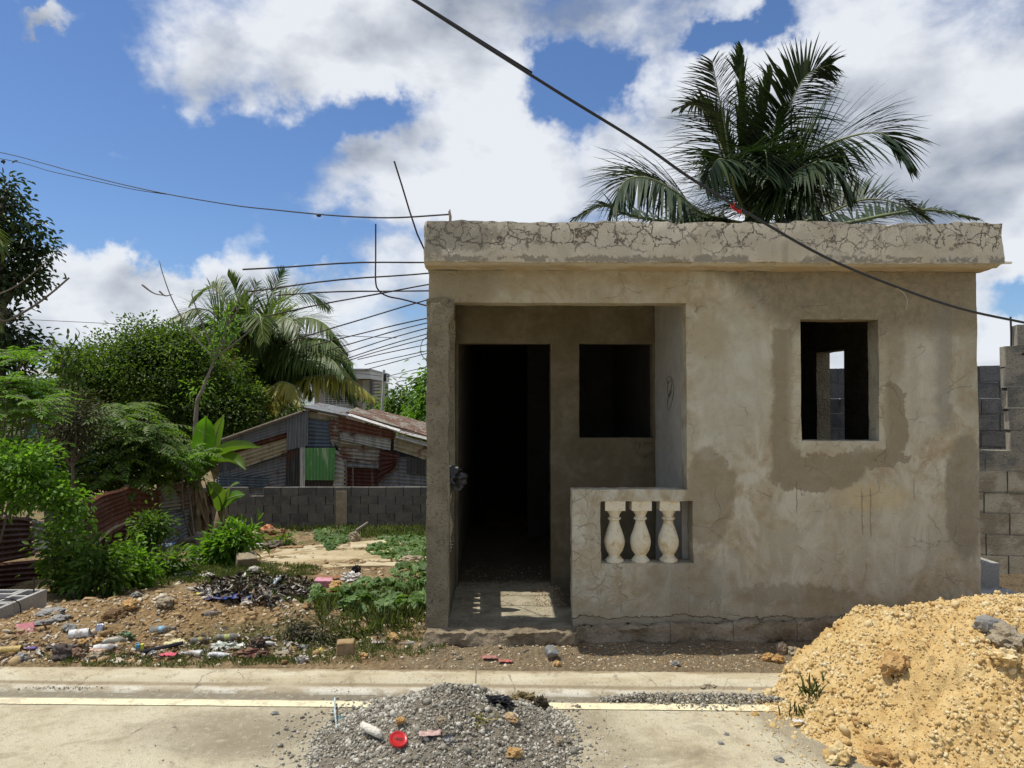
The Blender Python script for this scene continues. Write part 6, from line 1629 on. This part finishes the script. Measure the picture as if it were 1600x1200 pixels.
# many small scraps through the front rubbish
L1, L2, L3 = Leaves(), Leaves(), Leaves(); k = 0
while k < 620:
    px, py = (g.uniform(0, 470), 1034-abs(g.normal())*26) if g.random() < .75 else (g.uniform(60, 680), g.uniform(900, 1030))
    if py > 1033 or py < 880: continue
    b_ = GR(px, py); k += 1
    if b_.y < KY(b_.x)+.03: continue
    (L1, L2, L3)[k % 3].put(np.array([b_.x, b_.y, b_.z+.012]), g.normal(size=3)*[1, 1, .3], g.normal(size=3)*.5+[0, 0, .9], g.uniform(.012, .06), g.uniform(.01, .03))
for L_, n_, m_ in ((L1, 'whitish', pc('scrap white', (.6, .58, .54), .6)), (L2, 'brown', pc('scrap brown', (.16, .09, .05), .9)), (L3, 'tan', pc('scrap tan', (.45, .36, .24), .9))):
    tag(L_.build('litter_scraps', m_, curl=.4), kind='stuff', label='tiny %s scraps of litter over the lot' % n_)
# between kerb and house
sheet('pink_rag', 765, 1031, .10, .05, 'pale pink rag scrap between the kerb and the foundation', 'rag', pc('dusty pink', (.50, .18, .20), .8), crump=.5)
sheet('pink_rag', 790, 1036, .09, .035, 'brighter coral pink rag scrap right of the pale one', 'rag', pc('coral', (.62, .12, .13), .8), crump=.5)
bottle(859, 1024, .15, 100, 'dusty grey bottle lying in the dirt in front of the porch', pc('dusty grey', (.22, .24, .25), .35, spec=.6), (.1, .1, .1), r=.032)
mb = MB(); a_ = place(812, 1022); mb.tube([a_+Vector((0, 0, .008)), a_+Vector((.03, .02, .015)), a_+Vector((.06, .05, .01))], .004, 5); tag(mb.build('twig', M_['palebark'], None), 'small pale twig between the pink rags and the grey bottle', 'twig')
for px, py, s, m_, lb in ((710, 1024, .045, 'stone', 'beige stone lump left of the pink rags'), (718, 1030, .04, 'stone', 'second beige stone touching the first left of the rags'), (870, 1040, .05, 'ochre', 'ochre stone beside the neck of the grey bottle'),
        (1200, 1032, .075, 'ochre', 'left yellow rock of the pair by the kerb near the heap'), (1216, 1035, .07, 'ochre', 'right yellow rock of the pair by the kerb near the heap'), (1240, 1022, .08, 'stone', 'tan rock against the foundation behind the fallen plant pod'),
        (1318, 1030, .085, 'stone', 'pale lump by the white stick at the foot of the yellow heap'), (1272, 1020, .10, 'stone', 'square tan stone against the foundation'), (1055, 1040, .05, 'concrete', 'grey stone by the kerb below the baluster opening')):
    stone(px, py, s, lb, m_, flat=.75)
bag(1222, 1022, (.07, .05, .10), 'grey bottle-shaped bundle with an orange mark between the yellow rocks', pc('grey orange', (.32, .28, .22), .6, var=.5, scale=40), name='plant_pod', cat='pod', amp=.3)
pipe(1302, 1037, .12, .013, -35, 'short white stick lying at the left foot of the yellow heap', pc('white plastic', (.78, .78, .76)), False, name='plastic_stick', cat='stick')
# on the gravel heap
r_ = place(623, 1168, 'grav'); mb = MB(); M = Matrix.Translation(r_+Vector((0, -.01, .040))) @ Matrix.Rotation(R(28), 4, 'X') @ Matrix.Rotation(R(12), 4, 'Y')
mb.lathe([(.030, -.006), (.040, -.006), (.041, .002), (.038, .006), (.030, .005), (.027, .002)], 24, M)
lid = mb.build('jar_lid', plain('lid red', (.46, .015, .015), .35, spec=.5), None, True, 40); tag(lid, 'round red jar lid on the front of the gravel heap', 'lid')
mb = MB()
for s_ in (0,): 
    mb2 = [M @ Vector((x_, s_*.009+y_*.006, .0035)) for x_, y_ in ((-.018, -1), (.018, -1), (.018, 1), (-.018, 1))]; mb.add(mb2, [(0, 1, 2, 3)])
o = mb.build('lid_mark', pc('lid dark red', (.20, .008, .01), .4), None); o.parent = lid; 
mb = MB(); a_ = place(580, 1150, 'grav'); mb.tube([a_+Vector((-.05, .04, .035)), a_+Vector((-.01, .01, .03)), a_+Vector((.03, -.02, .02)), a_+Vector((.05, -.04, .012))], [.012, .020, .020, .008], 8, jit=.5)
tag(mb.build('driftwood', plain('bleached wood', (.62, .58, .5), .9, .35, 60, bumps=.8), None, True), 'bleached white piece of wood on the gravel heap left of the red lid', 'wood piece')
mb = MB(); a_, b_ = place(526, 1142, 'grav'), place(523, 1100, 'grav'); mb.tube([a_+Vector((0, 0, .01)), a_.lerp(b_, .5)+Vector((-.004, 0, .03)), b_+Vector((0, 0, .03))], .0045, 6); tag(mb.build('straw', pc('pale blue straw', (.55, .72, .76), .5), None), 'pale blue straw sticking up at the left of the gravel heap', 'straw')
sheet('wrapper', 527, 1128, .07, .05, 'green and blue wrapper scrap at the base of the straw', 'wrapper', pc('wrapper teal', (.04, .17, .2), .5), 'grav', crump=.5)
sheet('wrapper', 672, 1153, .10, .05, 'white wrapper with a pinkish red patch in the middle of the gravel heap', 'wrapper', pc('wrap pinkwhite', (.62, .42, .40), .5, var=.5, scale=30), 'grav', yaw=8, crump=.25, lift=.02)
bag(776, 1102, (.16, .09, .055), 'black crumpled bag on the right shoulder of the gravel heap', M_['blackbag'], 'grav')
bag(818, 1098, (.15, .10, .07), 'brown tuft of rotten fibre right of the black bag', plaster('fibre', (.09, .07, .03), (.17, .13, .06), (.24, .2, .11), 40), 'grav', name='fibre_clump', cat='fibre clump')
bag(845, 1110, (.08, .07, .09), 'dark peat-like clump at the right end of the gravel heap', plaster('peat', (.03, .025, .015), (.06, .05, .03), (.1, .08, .05), 40), 'grav', name='fibre_clump', cat='fibre clump')
for px, py, s, m_, lb in ((682, 1076, .035, 'concrete', 'pale oval pebble near the top of the gravel heap'), (626, 1128, .05, 'ochre', 'yellow-brown stone in the middle left of the gravel heap'), (872, 1161, .06, 'stone', 'large round beige stone at the right of the gravel heap'),
      (803, 1180, .065, 'ochre', 'ochre disc-like stone at the front right of the gravel heap'), (700, 1160, .055, 'concrete', 'chalky stone right of the pinkish wrapper'), (775, 1188, .06, 'gravel', 'dark grey stone at the front of the gravel heap'), (800, 1125, .07, 'rubble', 'mossy clump behind the right shoulder of the gravel heap'), (690, 1128, .05, 'stone', 'pair of beige pebbles in the middle of the gravel heap')):
    stone(px, py, s, lb, m_, 'grav', flat=.6)
shrub_p = place(757, 1125, 'grav')
L = Leaves(); g2 = np.random.default_rng(8)
for _ in range(26): L.put(np.array(shrub_p)+g2.normal(0, .02, 3)*[1, 1, .3], g2.normal(size=3)*[1, 1, .4]+[0, 0, .4], g2.normal(size=3), .05, .008)
tag(L.build('withered_sprig', leaf_mat('withered', (.25, .2, .06), (.35, .32, .1)), None), 'withered yellow sprig on the gravel heap under the black bag', 'sprig')
# sand heap extras
for px, py, s3, lb in ((1550, 985, (.20, .14, .10), 'grey chunk of broken block on the yellow heap, left of the rough boulder'), (1565, 955, (.13, .10, .07), 'smaller grey block chunk near the crest of the yellow heap')):
    p_ = place(px, py, 'sand'); tag(lump('block_chunk', M_['concrete'], p_+Vector((0, 0, .01)), s3, .4, .35, .8, 2, tilt=.3, smooth=False), lb, 'block chunk')
stone(1572, 1005, .17, 'rough grey-brown boulder on the yellow heap at the right edge', 'stone', 'sand', .65)
for px, py, s, lb in ((1310, 1188, .13, 'pale yellow lump at the front foot of the heap'), (1380, 1190, .12, 'orange-stained lump at the bottom of the heap'), (1245, 1050, .04, 'small lump at the left toe of the heap by the kerb'), (1232, 1048, .05, 'second small lump at the left toe of the heap'), (1465, 972, .11, 'bright yellow clod on the shoulder of the heap'), (1400, 1048, .16, 'brown hollow clod in the middle of the heap'), (1570, 1035, .12, 'yellow clod under the rough boulder'), (1340, 1130, .05, 'orange clod in the lower left of the heap')):
    stone(px, py, s, lb, 'sandrock' if 'brown' not in lb and 'orange' not in lb else 'ochre', 'sand', .7, name='clay_lump', cat='clay lump')
sheet('paper_scrap', 1247, 1136, .06, .03, 'white paper scrap at the left foot of the yellow heap', 'paper', pc('paper white', (.72, .70, .66)), 'road', crump=.4, lift=.03)
for px, py, s, lb in ((1135, 1148, .025, 'small dark stone alone on the road left of the heap'), (1126, 1162, .03, 'rounder dark stone just below the other on the road'), (1217, 1188, .045, 'flat dark grey stone on the wet edge of the road'), (430, 1116, .035, 'brown pebble on the road left of the gravel heap'), (1150, 1068, .03, 'small orange-red chip by the gutter gravel')):
    stone(px, py, s, lb, 'concrete' if 'orange' not in lb else 'ochre', 'road', .5)
stone(1105, 1075, .12, 'rough tan lump lying in the gutter gravel', 'stone', 'road', .45)
